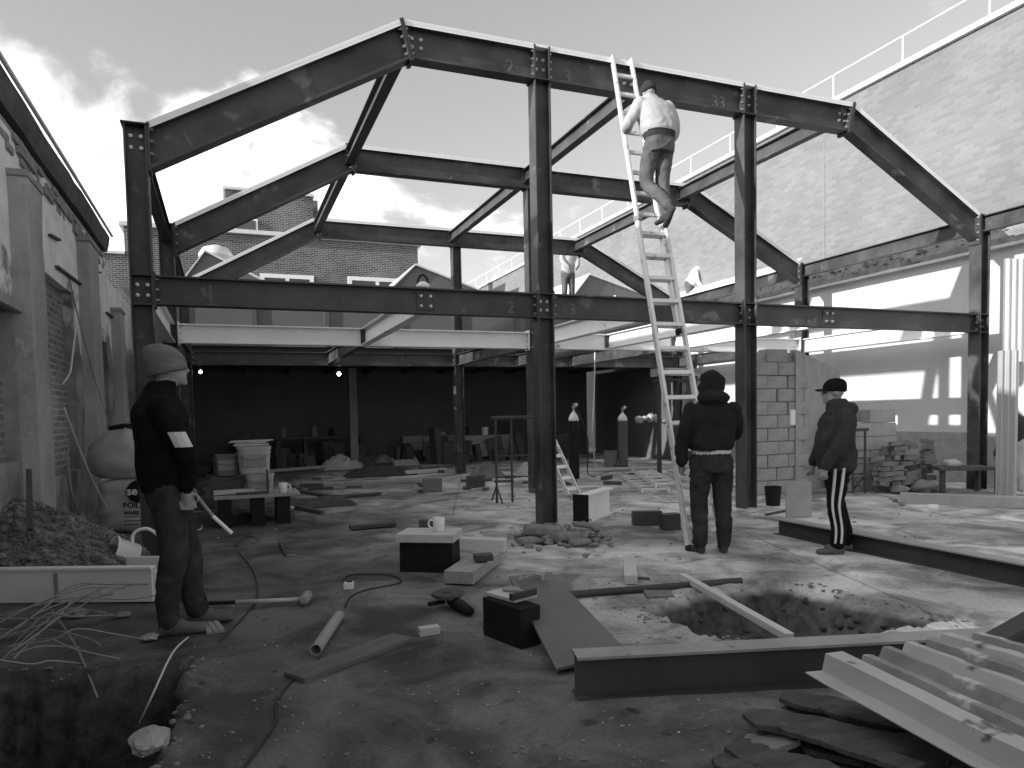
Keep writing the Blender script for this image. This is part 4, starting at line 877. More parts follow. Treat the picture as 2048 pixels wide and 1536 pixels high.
# ---- angle grinder
q = G(905, 1222); t = thing('angle_grinder', 'angle grinder with its large disc facing up, left of the sloping steel plate', 'grinder', q)
MB().lathe(q+V(.0, .1, .085), [(.11, 0), (.118, .006), (.11, .02), (.10, .024), (.035, .02), (.03, .03), (.0, .031)], 28).build('disc_guard', 'plate', t, smooth=False)
MB().lathe(q+V(.0, .1, .075), [(.1, 0), (.1, .006)], 28).build('disc', 'alu_dark', t)
MB().tube([q+V(.02, .1, .05), q+V(.03, .02, .045), q+V(.05, -.08, .04), q+V(.06, -.2, .04)], [.035, .042, .04, .03], 12).build('motor_body', 'black', t, smooth=True)
MB().tube([q+V(-.03, .08, .05), q+V(-.15, .06, .05)], .016, 8).build('side_handle', 'black', t)
# ---- planks, pipes, hammer
plank('timber_old', G(588, 1362)+V(0, 0, .016), G(806, 1280)+V(0, 0, .016), .17, .03, 'plank', 'weathered plank lying flat in the left middle foreground', 'plank')
plank('timber_pale', G(838, 1272)+V(0, 0, .025), G(878, 1266)+V(0, 0, .025), .06, .05, 'wood_block', 'small pale wood block right of the weathered plank', 'wood block')
def pipe(a, b, r, mt, label, wall=.006):
    t = thing('steel_pipe', label, 'pipe', a); d = (b-a).normalized(); n = 18; R = frame_z(d); mb = MB(); rings = []
    for p, rad in ((a+d*.12, r-wall), (a, r-wall), (a, r), (b, r), (b, r-wall), (b-d*.12, r-wall)): rings.append([p+R @ V(rad*math.cos(2*math.pi*k/n), rad*math.sin(2*math.pi*k/n), 0) for k in range(n)])
    mb.loft(rings, cap=False); mb.build('tube', mt, t, smooth=False); MB().lathe(a+d*.115, [(r-wall, 0), (0, .001)], n, axis=d).build('inside', 'black', t)
pipe(G(632, 1312)+V(0, .01, .03), G(678, 1240)+V(0, 0, .03), .034, 'concrete', 'short hollow pipe pointing at the camera beside the weathered plank')
pipe(G(1142, 1196)+V(0, 0, .025), G(1482, 1168)+V(0, 0, .025), .026, 'steel_lying', 'long dark pipe lying along the far edge of the pit')
q = thing('sledge_hammer', 'sledgehammer with two-tone handle lying on the ground right of the man in the wool hat', 'hammer', G(410, 1216)); a, b = G(405, 1217)+V(0, 0, .035), G(612, 1208)+V(0, 0, .035); d = (b-a).normalized()
MB().tube([a, a.lerp(b, .32)], .014, 8).build('grip', 'black', q); MB().tube([a.lerp(b, .32), b], .015, 8).build('shaft', 'timber_pale', q, smooth=True); n_ = V(-d.y, d.x, 0)
MB().lathe(b-n_*.085+V(0, 0, .01), [(.02, 0), (.036, .012), (.038, .05), (.031, .06), (.031, .11), (.038, .12), (.036, .158), (.02, .17)], 8, axis=n_).build('head', 'concrete', q)
a, b = G(368, 1182)+V(0, 0, .014), G(432, 1268)+V(0, 0, .014); q = thing('grooved_board', 'short grooved decking board under the foot of the man in the wool hat', 'board', a); R = frame(b-a)
for s_ in (-1, 0, 1): MB().span(a+R.col[1]*s_*.036, b+R.col[1]*s_*.036, .03, .022).build('ridge', 'timber', q)
MB().span(a-V(0, 0, .006), b-V(0, 0, .006), .105, .012).build('base', 'timber', q)
plank('timber_pale', G(1365, 1165)+V(0, 0, .05), G(1580, 1285)+V(0, 0, .03), .055, .045, 'timber_batten', 'pale timber batten lying diagonally across the square pit', 'batten')
plank('timber_pale', G(1258, 1132)+V(0, 0, .04), G(1262, 1170)+V(0, 0, .04), .10, .07, 'wood_block', 'pale wood block standing alone beyond the pipe by the pit', 'wood block')
plank('brick_loose', G(1290, 1192)+V(0, 0, .012), G(1345, 1192)+V(0, 0, .012), .18, .022, 'paving_tile', 'flat paving tile lying between the pipe and the pit', 'tile')
plank('timber_dark', G(1262, 1158)+V(0, 0, .01), G(1300, 1160)+V(0, 0, .01), .02, .02, 'stick', 'thin dark stick beside the pale wood block beyond the pit', 'stick')
# ---- offcuts near the front columns
def channel(name, a, b, w, h, mt, label, cat, wall=.012, parent=None):
    a, b = Vector(a), Vector(b); R = frame(b-a); s, u = R.col[1], R.col[2]; mb = MB(); pr = [(-w/2, 0), (-w/2, h), (w/2, h), (w/2, 0), (w/2-wall, 0), (w/2-wall, h-wall), (-w/2+wall, h-wall), (-w/2+wall, 0)]
    mb.loft([[p+s*x+u*z for x, z in pr] for p in (a, b)], cap=False); n = 8
    for o, fl in ((0, 0), (8, 1)):
        for f in ((0, 1, 6, 7), (1, 2, 5, 6), (2, 3, 4, 5)): f = tuple(o+i for i in f); mb.f.append(f if fl else f[::-1]); mb.m.append(0)
    return one(mb, name, mt, label, cat, bevel=.003)
a, b = G(1162, 1046), G(1228, 1022)
t = thing('beam_offcut', 'steel beam offcut with black end plate lying right of the front middle column', 'steel offcut', a); a0 = V(a.x, a.y, .34); d = (b-a).normalized()
ibeam('i_section', a0, a0+d*.95, t, h=.34, b=.15, mats=('steel_pale', 'steel_pale')); R = frame(d); MB().box(a0-V(0, 0, .17), (.012, .2, .35), R).build('end_plate', 'black', t)
q = G(1278, 1053); one(MB().box((q.x+.14, q.y+.05, .085), (.34, .12, .16), rotz(-.35)), 'steel_offcut', 'steel_lying', 'low dark steel offcut lying left of the ladder foot', 'steel offcut', bevel=.004)
q = G(1345, 1060); one(MB().box((q.x, q.y+.05, .09), (.2, .14, .18), rotz(-.2)), 'steel_block', 'plate', 'square steel block right beside the ladder foot', 'steel block', bevel=.004)
q = G(905, 1062); one(MB().box((q.x-.25, q.y+.08, .07), (.24, .1, .14), rotz(-.2)), 'brick_pair', 'timber_dark', 'dark block on the floor behind the work stand', 'block', bevel=.006)
t = thing('standing_panel', 'grey sheet panel standing on edge at the end of the right-hand lying beam', 'panel', G(1597, 1035)); a, b = G(1572, 1036), G(1622, 1034)
MB().box((a+b)/2+V(0, .0, .22), ((b-a).length, .03, .44), frame(b-a)).build('sheet', 'concrete', t, bevel=.004); MB().span((a+b)/2+V(-.1, .02, .1), (a+b)/2+V(-.2, .35, .0), .03, .03).build('prop', 'timber_dark', t)
# ---- base of the middle column: broken concrete and slabs
rr = random.Random(21)
for i, (x, y, sx, sy, sz, lb) in enumerate(((1085, 1072, .42, .26, .09, 'slab at the front middle column, largest of the broken pieces'), (1130, 1082, .3, .2, .07, 'slab at the front middle column, right of the largest piece'), (1175, 1058, .36, .16, .05, 'flat pale slab behind the front middle column'), (1055, 1090, .22, .14, .06, 'small slab left of the foot of the front middle column'), (1160, 1092, .22, .14, .05, 'thin slab lying nearest the camera by the front middle column'))):
    q = G(x, y); one(MB().box((q.x, q.y, sz/2+.02), (sx, sy, sz), rotz(rr.uniform(-.5, .5)) @ Matrix.Rotation(rr.uniform(-.15, .2), 3, 'Y'), taper=.9), 'concrete_slab', 'rubble', 'broken concrete ' + lb, 'concrete slab', 'broken concrete at the middle column', bevel=.02)
mb = MB()
for i in range(130):
    x, y = rr.gauss(1120, 55), rr.gauss(1074, 12); q = G(x, y); mb.rock((q.x, q.y, .02), rr.uniform(.012, .05), i)
tag(mb.build('rubble', 'rubble'), 'small rubble strewn round the foot of the front middle column', 'rubble', kind='stuff')
# ---- trough of rubble and bucket at the left
q = G(308, 1204); t = thing('rubble_trough', 'long pale trough of rubble along the left edge', 'trough', q); d = (G(0, 1207)-q).normalized(); n_ = V(-d.y, d.x, 0); n_ = n_ if n_.y > 0 else -n_
R = frame(d); c = q+d*1.0
MB().box(c+V(0, 0, .125), (2.0, .03, .24), R).build('front_panel', 'white', t, bevel=.004); MB().box(c+n_*.55+V(0, 0, .12), (2.0, .03, .22), R).build('back_panel', 'white', t); MB().box(q+n_*.28+V(0, 0, .12), (.03, .55, .22), R).build('end_panel', 'white', t)
MB().box(c-n_*.005+V(0, 0, .258), (2.02, .075, .022), R).build('rim', 'white', t, bevel=.005); MB().box(c+n_*.28+V(0, 0, .03), (1.94, .5, .02), R).build('floor', 'concrete', t)
MB().box(q+d*.72-n_*.018+V(0, 0, .125), (.03, .012, .2), R).build('joint_strip', 'concrete', t)
mb = MB(); rr = random.Random(4)
HT = lambda u_, v_: .16+.50*max(0, 1-((u_-.9)/.8)**2)*max(.0, 1-((v_-.8)/.95)**2)
NU, NV = 70, 44; vs = []
for jv in range(NV+1):
    for iu in range(NU+1):
        u_, v_ = iu/NU, jv/NV; p = q+d*(.3+u_*1.8)+n_*(.04+v_*1.0); z = HT(u_, v_); z += .03*noise.noise(V(u_*12, v_*8, 1))+.015*noise.noise(V(u_*44, v_*30, 4)); k = min(1, min(u_, 1-v_)*6+.2); vs.append(V(p.x, p.y, max(0.02, z*k)))
mb.add(vs, [(a*(NU+1)+b, a*(NU+1)+b+1, (a+1)*(NU+1)+b+1, (a+1)*(NU+1)+b) for a in range(NV) for b in range(NU)])
for i in range(4200):
    u_, v_ = rr.random(), rr.random(); p = q+d*(.3+u_*1.8)+n_*(.04+v_*1.0); k = min(1, min(u_, 1-v_)*6+.2); r = rr.uniform(.004, .015) if rr.random() < .94 else rr.uniform(.02, .045)
    mb.rock(V(p.x, p.y, HT(u_, v_)*k+rr.uniform(-.01, .035)), r, i, flat=1.1)
tag(mb.build('rubble_heap', 'rubble_dark'), 'heap of broken rubble in and behind the long pale trough', 'rubble', kind='stuff')
q = G(270, 1140, .1); t = thing('plastic_tub', 'white plastic tub with a hoop handle lying beside the rubble trough', 'tub', (q.x, q.y, 0)); c = V(q.x, q.y+.1, .20)
ax = V(-.8, -.35, .35); MB().lathe(c, [(.0, 0), (.10, .0), (.115, .18), (.13, .185), (.125, .2), (.11, .19), (.095, .02), (0, .02)], 22, axis=ax).build('tub', 'china', t, smooth=True)
MB().tube(smooth_path([c+V(-.02, -.02, .1), c+V(.0, -.03, .2), c+V(.1, -.05, .23), c+V(.19, -.06, .15), c+V(.2, -.05, .03)], 6), .014, 8).build('handle', 'china', t, smooth=True)
# ---- rods in the left corner
rr = random.Random(9)
for i in range(16):
    a = G(rr.uniform(-40, 60), rr.uniform(1230, 1350), rr.uniform(.0, .18)); b = G(rr.uniform(190, 330), rr.uniform(1160, 1230), rr.uniform(.02, .2)) if i < 11 else G(rr.uniform(150, 300), rr.uniform(1270, 1400), rr.uniform(-.1, .1)); m_ = a.lerp(b, .5)+V(rr.uniform(-.08, .08), rr.uniform(-.06, .06), rr.uniform(.0, .12))
    cable([a, a.lerp(m_, .6)+V(rr.uniform(-.03, .03), 0, rr.uniform(-.03, .03)), m_, m_.lerp(b, .5)+V(rr.uniform(-.05, .05), 0, rr.uniform(-.03, .03)), b], .005, 'steel_lying_top', 'steel_rod', 'thin steel rod in the tangled bundle by the rubble trough', 'rod', 'tangled rods at the left', 5)
cable([G(377, 1284)+V(0, 0, .03), G(345, 1325, .0)+V(0, 0, .05), G(305, 1390, -.05), G(278, 1448, -.2)], .0055, 'cable_white', 'bent_rod', 'single bright bent rod hanging over the edge of the left pit', 'rod')
cable([G(95, 1208, .1), G(150, 1290, .05), G(195, 1395, -.05)], .006, 'alu_dark', 'steel_rod', 'steel rod pointing down into the left pit from the tangle', 'rod')
for i, (x, y, r, lb) in enumerate(((300, 1280, .05, 'by the shoe of the man in the wool hat'), (150, 1235, .09, 'among the tangled rods at the left'), (245, 1235, .05, 'between the tangled rods and the shoes'), (300, 1500, .10, 'pale and broken, at the near edge of the left pit'))):
    q = G(x, y); one(MB().rock((q.x, q.y, r*.4), r, 40+i, sub=3), 'stone', 'block' if i in (0, 3) else 'rubble', 'loose stone ' + lb, 'stone')
plank('timber', G(300, 1425, -.5), G(335, 1425, -.5), .04, .04, 'batten_offcut', 'short batten offcut lying inside the left pit', 'batten')
# ---- sacks with print beside the wall
def sack(c, w, dp, h, mt, name, label, seed, sq=3.0, prof=None):
    t = thing(name, label, 'sack', c); mb = MB(); rings = []; n = 28; c = Vector(c); K = 14
    for k in range(K+1):
        z = k/K; pr = prof(z) if prof else (1-abs(2*z-1)**9)**.5*.72+.28; ring = []
        for j in range(n):
            a = 2*math.pi*j/n; cx, sx = math.cos(a), math.sin(a); bx = math.copysign(abs(cx)**(2/sq), cx)*w/2; by = math.copysign(abs(sx)**(2/sq), sx)*dp/2
            p = V(bx*pr, by*pr, z*h); p += V(cx, sx, 0)*(.05*noise.noise(V(bx*5, by*5+seed, z*6))+.03*noise.noise(V(bx*9, by*9+seed, z*13))); ring.append(c+rotz(-YAW*.7) @ p)
        rings.append(ring)
    mb.loft(rings); mb.build('bag', mt, t, smooth=True); return t
mat('sack_white', .5, .38, scale=3, rough=.6, spec=.3)
sb_ = G(258, 1064); s1 = sack((sb_.x, sb_.y+.05, 0), .62, .5, .66, 'sack_white', 'printed_sack', 'tall pale sack with printed black oval, behind the man in the wool hat', 1)
s2 = sack((sb_.x-.02, sb_.y+.1, .66), .80, .6, .62, 'tarp', 'bulging_sack', 'bulging pale sack with dark neck on top of the printed sack', 5, 2.4, prof=lambda z: (.62+.38*min(1, z/.18))*(1 if z < .45 else 1-.75*((z-.45)/.55)**1.6))
MB().tube([V(sb_.x-.16, sb_.y+.05, 1.25), V(sb_.x+.0, sb_.y+.02, 1.28), V(sb_.x+.16, sb_.y+.06, 1.27)], .035, 8).build('neck_fold', 'black', s2, smooth=True)
Rp = rotz(-YAW*.7)
def printed(parent, ch, px, py, size, mt, Yp):
    cu = bpy.data.curves.new('print', 'FONT'); cu.body = ch; cu.size = size; cu.extrude = .0008; cu.offset = .003; o = bpy.data.objects.new('print', cu); COL.objects.link(o); bpy.context.view_layer.update(); me = bpy.data.meshes.new_from_object(o); bpy.data.objects.remove(o); bpy.data.curves.remove(cu)
    p = oY(px, py, Yp); me.transform(Matrix.Translation(p) @ Rp.to_4x4() @ Matrix.Rotation(math.pi/2, 4, 'X')); me.materials.append(MATS[mt]); o2 = bpy.data.objects.new('print', me); COL.objects.link(o2); o2.parent = parent; o2.matrix_parent_inverse = Matrix.Translation(-parent.location)
Yp = sb_.y-.275
p = oY(277, 983, Yp+.0); MB().lathe(p, [(.135, 0), (.135, .002)], 24, axis=Rp @ V(0, -1, 0)).build('printed_oval', 'black', s1)
for ch, x, y, sz, mt, dy in (('se', 254, 990, .135, 'white', -.02), ('BOIL', 246, 1016, .085, 'black', -.035), ('WARE', 248, 1030, .06, 'black', -.035)): printed(s1, ch, x, y, sz, mt, Yp+dy)
for yy, w_ in ((1034, .26), (1042, .22), (1050, .16)):
    p = oY(248, yy, Yp-.03); MB().box(p+Rp @ V(w_/2, 0, 0), (w_, .003, .010), Rp).build('printed_rule', 'cloth_grey', s1)
# ---- cables on the left wall
cable([oX(140, 560, LX+.06), oX(160, 650, LX+.08), oX(190, 760, LX+.15), oX(222, 862, LX+.3)], .007, 'alu_dark', 'wall_wire', 'thin grey wire hanging down the left wall to the sacks', 'wire')
cable([oX(152, 655, LX+.26), oX(145, 710, LX+.3), oX(140, 745, LX+.3), oX(125, 768, LX+.24)], .009, 'cable_white', 'rope_end', 'short white rope end hanging on the left wall', 'rope')
cable([oX(128, 815, LX+.26), oX(160, 900, LX+.3), oX(190, 970, LX+.35), oX(215, 1015, LX+.4), oX(245, 1045, LX+.5), G(262, 1058, .06), G(295, 1054, .02), G(330, 1050, .02), G(395, 1060, .02), G(402, 1048, .02), G(385, 1038, .03)], .009, 'cable_white', 'white_cable', 'white cable trailing from the left wall past the printed sack', 'cable')
cable([oX(135, 900, LX+.26), oX(145, 990, LX+.3), oX(170, 1050, LX+.3), G(200, 1078, .02), G(262, 1072, .02)], .007, 'alu_dark', 'grey_cable', 'grey cable looping down the left wall to the floor', 'cable')
plank('timber_dark', oX(60, 1060, LX+.3), oX(58, 940, LX+.24), .04, .04, 'leaning_stick', 'dark stick leaning on the left wall above the rubble heap', 'stick')
# ---- floor cables
cable([G(478, 1105, .01), G(505, 1140, .01), G(515, 1190, .01), G(490, 1230, .01), G(440, 1280, .01)], .006, 'cable', 'floor_cable', 'dark cable lying across the handle of the sledgehammer', 'cable')
cable([G(690, 1215, .01), G(700, 1195, .01), G(730, 1180, .01), G(800, 1165, .012), G(780, 1150, .012), G(700, 1150, .012), G(688, 1165, .012)], .006, 'cable', 'coiled_cable', 'loop of dark cable on the floor left of the work stand', 'cable')
cable([G(640, 1315, .008), G(590, 1355, .01), G(555, 1400, .01), G(550, 1445, .01), G(520, 1490, .01), G(478, 1545, .01)], .006, 'cable', 'floor_cable', 'long thin cable running from the hollow pipe to the bottom edge', 'cable')
cable([G(470, 1092, .01), G(485, 1078, .03), G(505, 1074, .05), G(520, 1085, .02)], .006, 'cable', 'wire_hoop', 'small wire hoop standing on the floor left of the work stand', 'wire')
q = G(698, 1178); t = thing('socket_box', 'small white socket box on the floor left of the work stand', 'socket', q); MB().box(q+V(0, 0, .028), (.075, .06, .055), rotz(-.3)).build('case', 'china', t, bevel=.006); MB().box(q+V(.005, 0, .058), (.045, .035, .006), rotz(-.3)).build('recess', 'black', t)
t = thing('steel_angle', 'small steel angle bracket lying on the floor left of the work stand', 'bracket', G(565, 1110)); a = G(560, 1090); b = G(572, 1113); MB().span(a+V(0, 0, .02), b+V(0, 0, .02), .03, .035).build('arm', 'timber_dark', t, bevel=.003); MB().span(b+V(0, 0, .012), G(592, 1113)+V(0, 0, .012), .02, .02).build('arm', 'alu_dark', t, bevel=.003)
# ---- corrugated channels stacked bottom right
mat('channel', .50, .36, scale=3, rough=.5, spec=.5, speck=(7, .62, .12), stretch=(1, 1, 1))
mat('channel_dirty', .36, .14, scale=5, rough=.6, spec=.4, speck=(9, .60, .5), bump=.3, bscale=30)
def hat(name, a, b, w, h, fl, mt, label, twist=0.0):
    a, b = Vector(a), Vector(b); R = frame(b-a) @ Matrix.Rotation(twist, 3, 'X'); s, u = R.col[1], R.col[2]; k = .004
    top = [(-w/2-fl, 0), (-w/2, 0), (-w/2+.015, h), (w/2-.015, h), (w/2, 0), (w/2+fl, 0)]; pr = top+[(x, z-k) if i in (0, 1, 4, 5) else (x, z-k) for i, (x, z) in reversed(list(enumerate(top)))]
    mb = MB(); n = 12; rings = []
    for i in range(n+1):
        p = a.lerp(b, i/n); rings.append([p+s*(x+.004*noise.noise(V(i*.7, x*9, 1)))+u*(z+.006*noise.noise(V(i*.5, x*7, z*9+4))) for x, z in pr])
    mb.loft(rings); return one(mb, name, mt, label, 'steel channel', 'steel channels stacked at the bottom right')
dv = (G(2048, 1560, .22)-G(1650, 1345, .22)).normalized()
hat('steel_channel', G(1668, 1338, .24), G(1668, 1338, .24)+dv*1.75, .11, .07, .08, 'channel', 'bright clean steel channel at the front of the stacked channels')
st = (((1722, 1326), (2048, 1478), .27), ((1768, 1313), (2048, 1432), .285), ((1812, 1303), (2048, 1394), .30), ((1856, 1295), (2048, 1362), .315), ((1898, 1289), (2048, 1336), .33), ((1945, 1285), (2075, 1321), .345))
nm = ('second from the front, dark and dented', 'third from the front, spattered with mortar', 'fourth from the front', 'fifth from the front', 'second from the rear', 'rearmost, near the right edge')
rr = random.Random(17)
for i, ((pa, pb, z), n_) in enumerate(zip(st, nm)):
    a, b = G(*pa, z+rr.uniform(-.01, .01)), G(*pb, z+rr.uniform(-.01, .015)); a = a+(b-a)*rr.uniform(-.05, .05); hat('steel_channel', a, a+(b-a)*1.7, .07, .045, .03, 'channel' if i in (2, 4) else 'channel_dirty', 'steel channel in the stack at bottom right, ' + n_, rr.uniform(-.15, .1))
for i, (x, y, L_, dz, lb) in enumerate(((1720, 1355, 1.5, .10, 'upper'), (1900, 1330, 1.4, .2, 'rear'))):
    a = G(x, y, dz); one(MB().span(a+dv*.15, a+dv*L_, .12, .10), 'timber_bearer', 'timber_dark', 'dark %s timber carrying the stacked channels at bottom right' % lb, 'timber', bevel=.006)
def ragged(a, b, w, h, seed, label, mt='timber_dark'):
    a, b = Vector(a), Vector(b); R = frame(b-a); s, u = R.col[1], R.col[2]; mb = MB(); rings = []; n = 34
    for i in range(n+1):
        t = i/n; p = a.lerp(b, t); k = min(1, .35+t*5)+.12*noise.noise(V(t*22, seed, 3)); ww = w*(k+.18*noise.noise(V(t*6, seed, 0))); hh = h*(1+.4*noise.noise(V(t*7, seed, 5))); o = s*w*.15*noise.noise(V(t*4, seed, 9))
        rings.append([p+o+s*x*ww+u*z*hh for x, z in ((-.5, 0), (-.5, 1.0), (-.2, 1.1), (.2, .9), (.5, 1.0), (.5, 0))])
    mb.loft(rings); return one(mb, 'rotten_board', mt, label, 'board', 'rotten boards at the bottom right', bevel=.002)
ragged(G(1490, 1432, .06), G(1900, 1520, .09), .16*1.1, .022, 1, 'charred rotten board with ragged tip, topmost of the rotten boards')
ragged(G(1560, 1400, .03), G(1880, 1450, .05), .14*1.1, .022, 2, 'rotten board under the bright steel channel, farthest of the rotten boards')
ragged(G(1455, 1500, .02), G(1700, 1570, .04), .15*1.1, .022, 3, 'rotten board lying nearest the bottom edge')
ragged(G(1430, 1525, .01), G(1560, 1570, .03), .10*1.1, .022, 4, 'broken rotten board end, leftmost at the bottom edge')
ragged(G(1600, 1480, .02), G(1960, 1580, .05), .18*1.1, .022, 5, 'wide rotten board between the topmost board and the bottom edge')
ragged(G(1500, 1478, .01), G(1580, 1500, .04), .12*1.1, .022, 6, 'short ragged rotten board lying left of the pile', 'rubble')
ragged(G(1640, 1420, .05), G(2000, 1500, .10), .12, .02, 11, 'thin split board lying just under the front steel channel')
ragged(G(1560, 1455, .08), G(1840, 1545, .10), .10, .02, 12, 'thin dark lath on top of the rotten boards')
ragged(G(1700, 1490, .06), G(2010, 1560, .08), .14, .02, 13, 'flat dark board in the bottom right corner under the channels')
ragged(G(1480, 1540, .03), G(1800, 1590, .05), .13, .02, 14, 'flat rotten board cut by the bottom edge')
a = G(1985, 1275, .28); t = thing('steel_angle_bar', 'dark steel angle bar rising at the right edge behind the stacked channels', 'steel bar', a); ibeam('i_section', a, G(2110, 1205, .42), t, h=.12, b=.1, mats=('steel_lying', 'steel_lying'))
# ------------------------------------------------------------------ middle distance and rear
def cylinder(px, py, r, h, mt, label):
    q = G(px, py); t = thing('gas_cylinder', label, 'gas cylinder', q, 'gas cylinders standing at the rear')
    MB().lathe(q, [(r*.95, 0), (r, .02), (r, h*.86)], 22).build('body', mt, t, smooth=False); s = h*.86
    MB().lathe(q+V(0, 0, s), [(r*1.002, 0), (r*.97, .05), (r*.8, .11), (r*.45, .16), (r*.28, .18), (r*.28, .2)], 22).build('shoulder', 'china', t, smooth=True)
    MB().lathe(q+V(0, 0, s+.19), [(.022, 0), (.022, .08), (.03, .09), (.03, .11), (.012, .115), (.012, .17)], 10).build('valve', 'bolt', t); vv = [c for c in bpy.data.objects if c.parent == t and c.name.startswith('valve')][-1]
    MB().tube([q+V(-.04, 0, s+.29), q+V(.06, -.01, s+.29)], .012, 8).build('outlet', 'bolt', vv); MB().lathe(q+V(.05, -.02, s+.33), [(.035, 0), (.035, .02)], 12, axis=(0, -1, 0)).build('gauge', 'alu', vv)
    return q
mat('cyl_grey', .13, .09, scale=4, rough=.5)
q = cylinder(1149, 957, .105, 1.36, 'black', 'tall black gas cylinder with white shoulder right of the middle columns'); cable([q+V(.05, 0, 1.45), q+V(.25, .05, 1.1), q+V(.38, .1, .7), q+V(.36, .1, .1), q+V(.5, 0, .02)], .012, 'cable', 'gas_hose', 'dark hose hanging from the black gas cylinder', 'hose')
cylinder(1246, 934, .12, 1.30, 'cyl_grey', 'grey gas cylinder with white shoulder farther back against the rear wall')
q = G(1222, 934); one(MB().lathe(q, [(.15, 0), (.18, .38), (.185, .4), (.17, .4), (.14, .03), (0, .03)], 20), 'bucket', 'fascia', 'grey bucket beside the grey gas cylinder at the rear', 'bucket')
cable([oY(1190, 702, 13.4), oY(1188, 790, 13.3), oY(1185, 870, 13.2), G(1195, 940, .03), G(1230, 945, .03)], .014, 'cable_white', 'hanging_hose', 'white hose hanging from the floor beams to the ground', 'hose')
# step ladder lying and short ladder leaning
def flat_ladder(a, b, w, nr, label, name='ladder_section'):
    a, b = Vector(a), Vector(b); R = frame(b-a); s = R.col[1]; t = thing(name, label, 'ladder', a)
    for k in (-1, 1): MB().span(a+s*w/2*k, b+s*w/2*k, .025, .07, up=R.col[2]).build('rail', 'alu', t, bevel=.003)
    for i in range(nr): p = a.lerp(b, (i+.5)/nr); MB().span(p-s*w/2, p+s*w/2, .06, .025, up=R.col[2]).build('rung', 'alu', t, bevel=.003)
a, b = G(1262, 956), G(1312, 990); flat_ladder(V(a.x, a.y, .07), V(b.x, b.y, .07), .42, 6, 'short aluminium ladder lying flat on the floor behind the beam offcut'); flat_ladder(V(a.x+.25, a.y+.02, .15), V(b.x+.22, b.y, .14), .36, 5, 'folded rear frame of a step ladder lying on the flat aluminium ladder')
a, b = G(1148, 992), oY(1098, 880, 10.6); flat_ladder(V(a.x, a.y, .02), V(b.x, b.y, b.z), .24, 5, 'narrow aluminium ladder propped behind the front middle column')
# trestles
def trestle(pxs, py, h, label, mt='steel_lying'):
    ps = [G(x, py) for x in pxs]; ps = [V(p.x, ps[0].y+(p.x-ps[0].x)*-.1, 0) for p in ps]; t = thing('trestle', label, 'trestle', ps[0], 'metal trestles')
    for p in ps: MB().tube([p, p+V(0, 0, h)], .019, 8).build('upright', mt, t)
    for p in (ps[0], ps[-1]): MB().tube([p+V(0, -.22, .02), p+V(0, 0, .26), p+V(0, .22, .02)], .014, 6).build('foot', mt, t)
    MB().tube([ps[0]+V(-.06, 0, h), ps[-1]+V(.06, 0, h)], .026, 8).build('top_bar', mt, t)
    for z in (h*.3, h*.55): MB().tube([ps[0]+V(0, 0, z), ps[-1]+V(0, 0, z)], .013, 6).build('cross_bar', mt, t)
trestle((994, 1031, 1121), 1006, 1.28, 'metal trestle frame standing behind the front middle column'); trestle((1706, 1742), 986, .98, 'thin metal trestle in front of the block stack by the white wall')
t = thing('scaffold_frame', 'thin scaffold frame standing at the rear left behind the buckets', 'scaffold', G(450, 940)); a, b = G(382, 938), G(458, 938)
for p in (a, b): MB().tube([p, p+V(0, 0, 1.62)], .022, 8).build('upright', 'alu', t)
MB().tube([b-V(.12, 0, 0), b-V(.12, 0, 0)+V(0, 0, 1.4)], .015, 8).build('upright', 'alu', t); MB().tube([a+V(0, 0, 1.45), b+V(0, 0, 1.45)], .024, 8).build('ledger', 'alu_dark', t)
# block stacks, each block its own piece
def stack(c, nx, nz, bl, bw, bh, mt, label, seed, name='block_stack', ny=1, ang=0.0, miss=()):
    t = thing(name, label, 'block stack', c); rr = random.Random(seed); c = Vector(c); R = rotz(ang); proto = None
    for k in range(nz):
        for j in range(ny):
            for i in range(nx):
                if (i, k) in miss: continue
                if proto is None: o = MB().box((0, 0, 0), (bl*.985, bw*.98, bh*.97)).build('block', mt, t, bevel=.006); proto = o
                else: o = proto.copy(); COL.objects.link(o)
                o.parent = t; o.matrix_parent_inverse = Matrix.Translation(-t.location); p = c+R @ V((i-nx/2+.5)*bl+rr.uniform(-.012, .012)+(bl*.25 if k % 2 else -bl*.25)*0, (j-ny/2+.5)*bw+rr.uniform(-.012, .012), bh*(k+.5)); o.location = p; o.rotation_euler = (0, 0, ang+rr.uniform(-.03, .03))
    return t
q = G(868, 922); stack((q.x, q.y+.4, .12), 3, 3, .6, .3, .21, 'block_grey', 'stack of pale aerated blocks on a pallet left of the rear column', 2, ny=2, miss=((0, 0),))
q = G(985, 922); stack((q.x, q.y+.4, .12), 3, 3, .6, .3, .21, 'block_grey', 'stack of pale aerated blocks on a pallet right of the rear column', 3, ny=2)
for x, s_ in ((868, 'left'), (985, 'right')):
    q = G(x, 922); t = thing('pallet', 'timber pallet under the %s stack of aerated blocks' % s_, 'pallet', q, 'pallets under the block stacks')
    for k in (-1, 0, 1): MB().box((q.x, q.y+.4+k*.25, .035), (1.8, .1, .07)).build('runner', 'timber_dark', t)
    for k in range(5): MB().box((q.x-.8+k*.4, q.y+.4, .09), (.12, .62, .03)).build('board', 'timber_dark', t)
q = oY(970, 858, G(985, 922).y+.4); one(MB().lathe(V(q.x, q.y, .75), [(.085, 0), (.105, .22), (.108, .225), (.09, .22), (.08, .02), (0, .02)], 18), 'paint_pot', 'white', 'white pot standing on the right stack of aerated blocks', 'pot')
q = oY(880, 860, G(868, 922).y+.4); one(MB().rock(V(q.x, q.y, .8), .16, 77, flat=.6, sub=3), 'cement_bag', 'tarp', 'crumpled bag lying on the left stack of aerated blocks', 'bag', smooth=True)
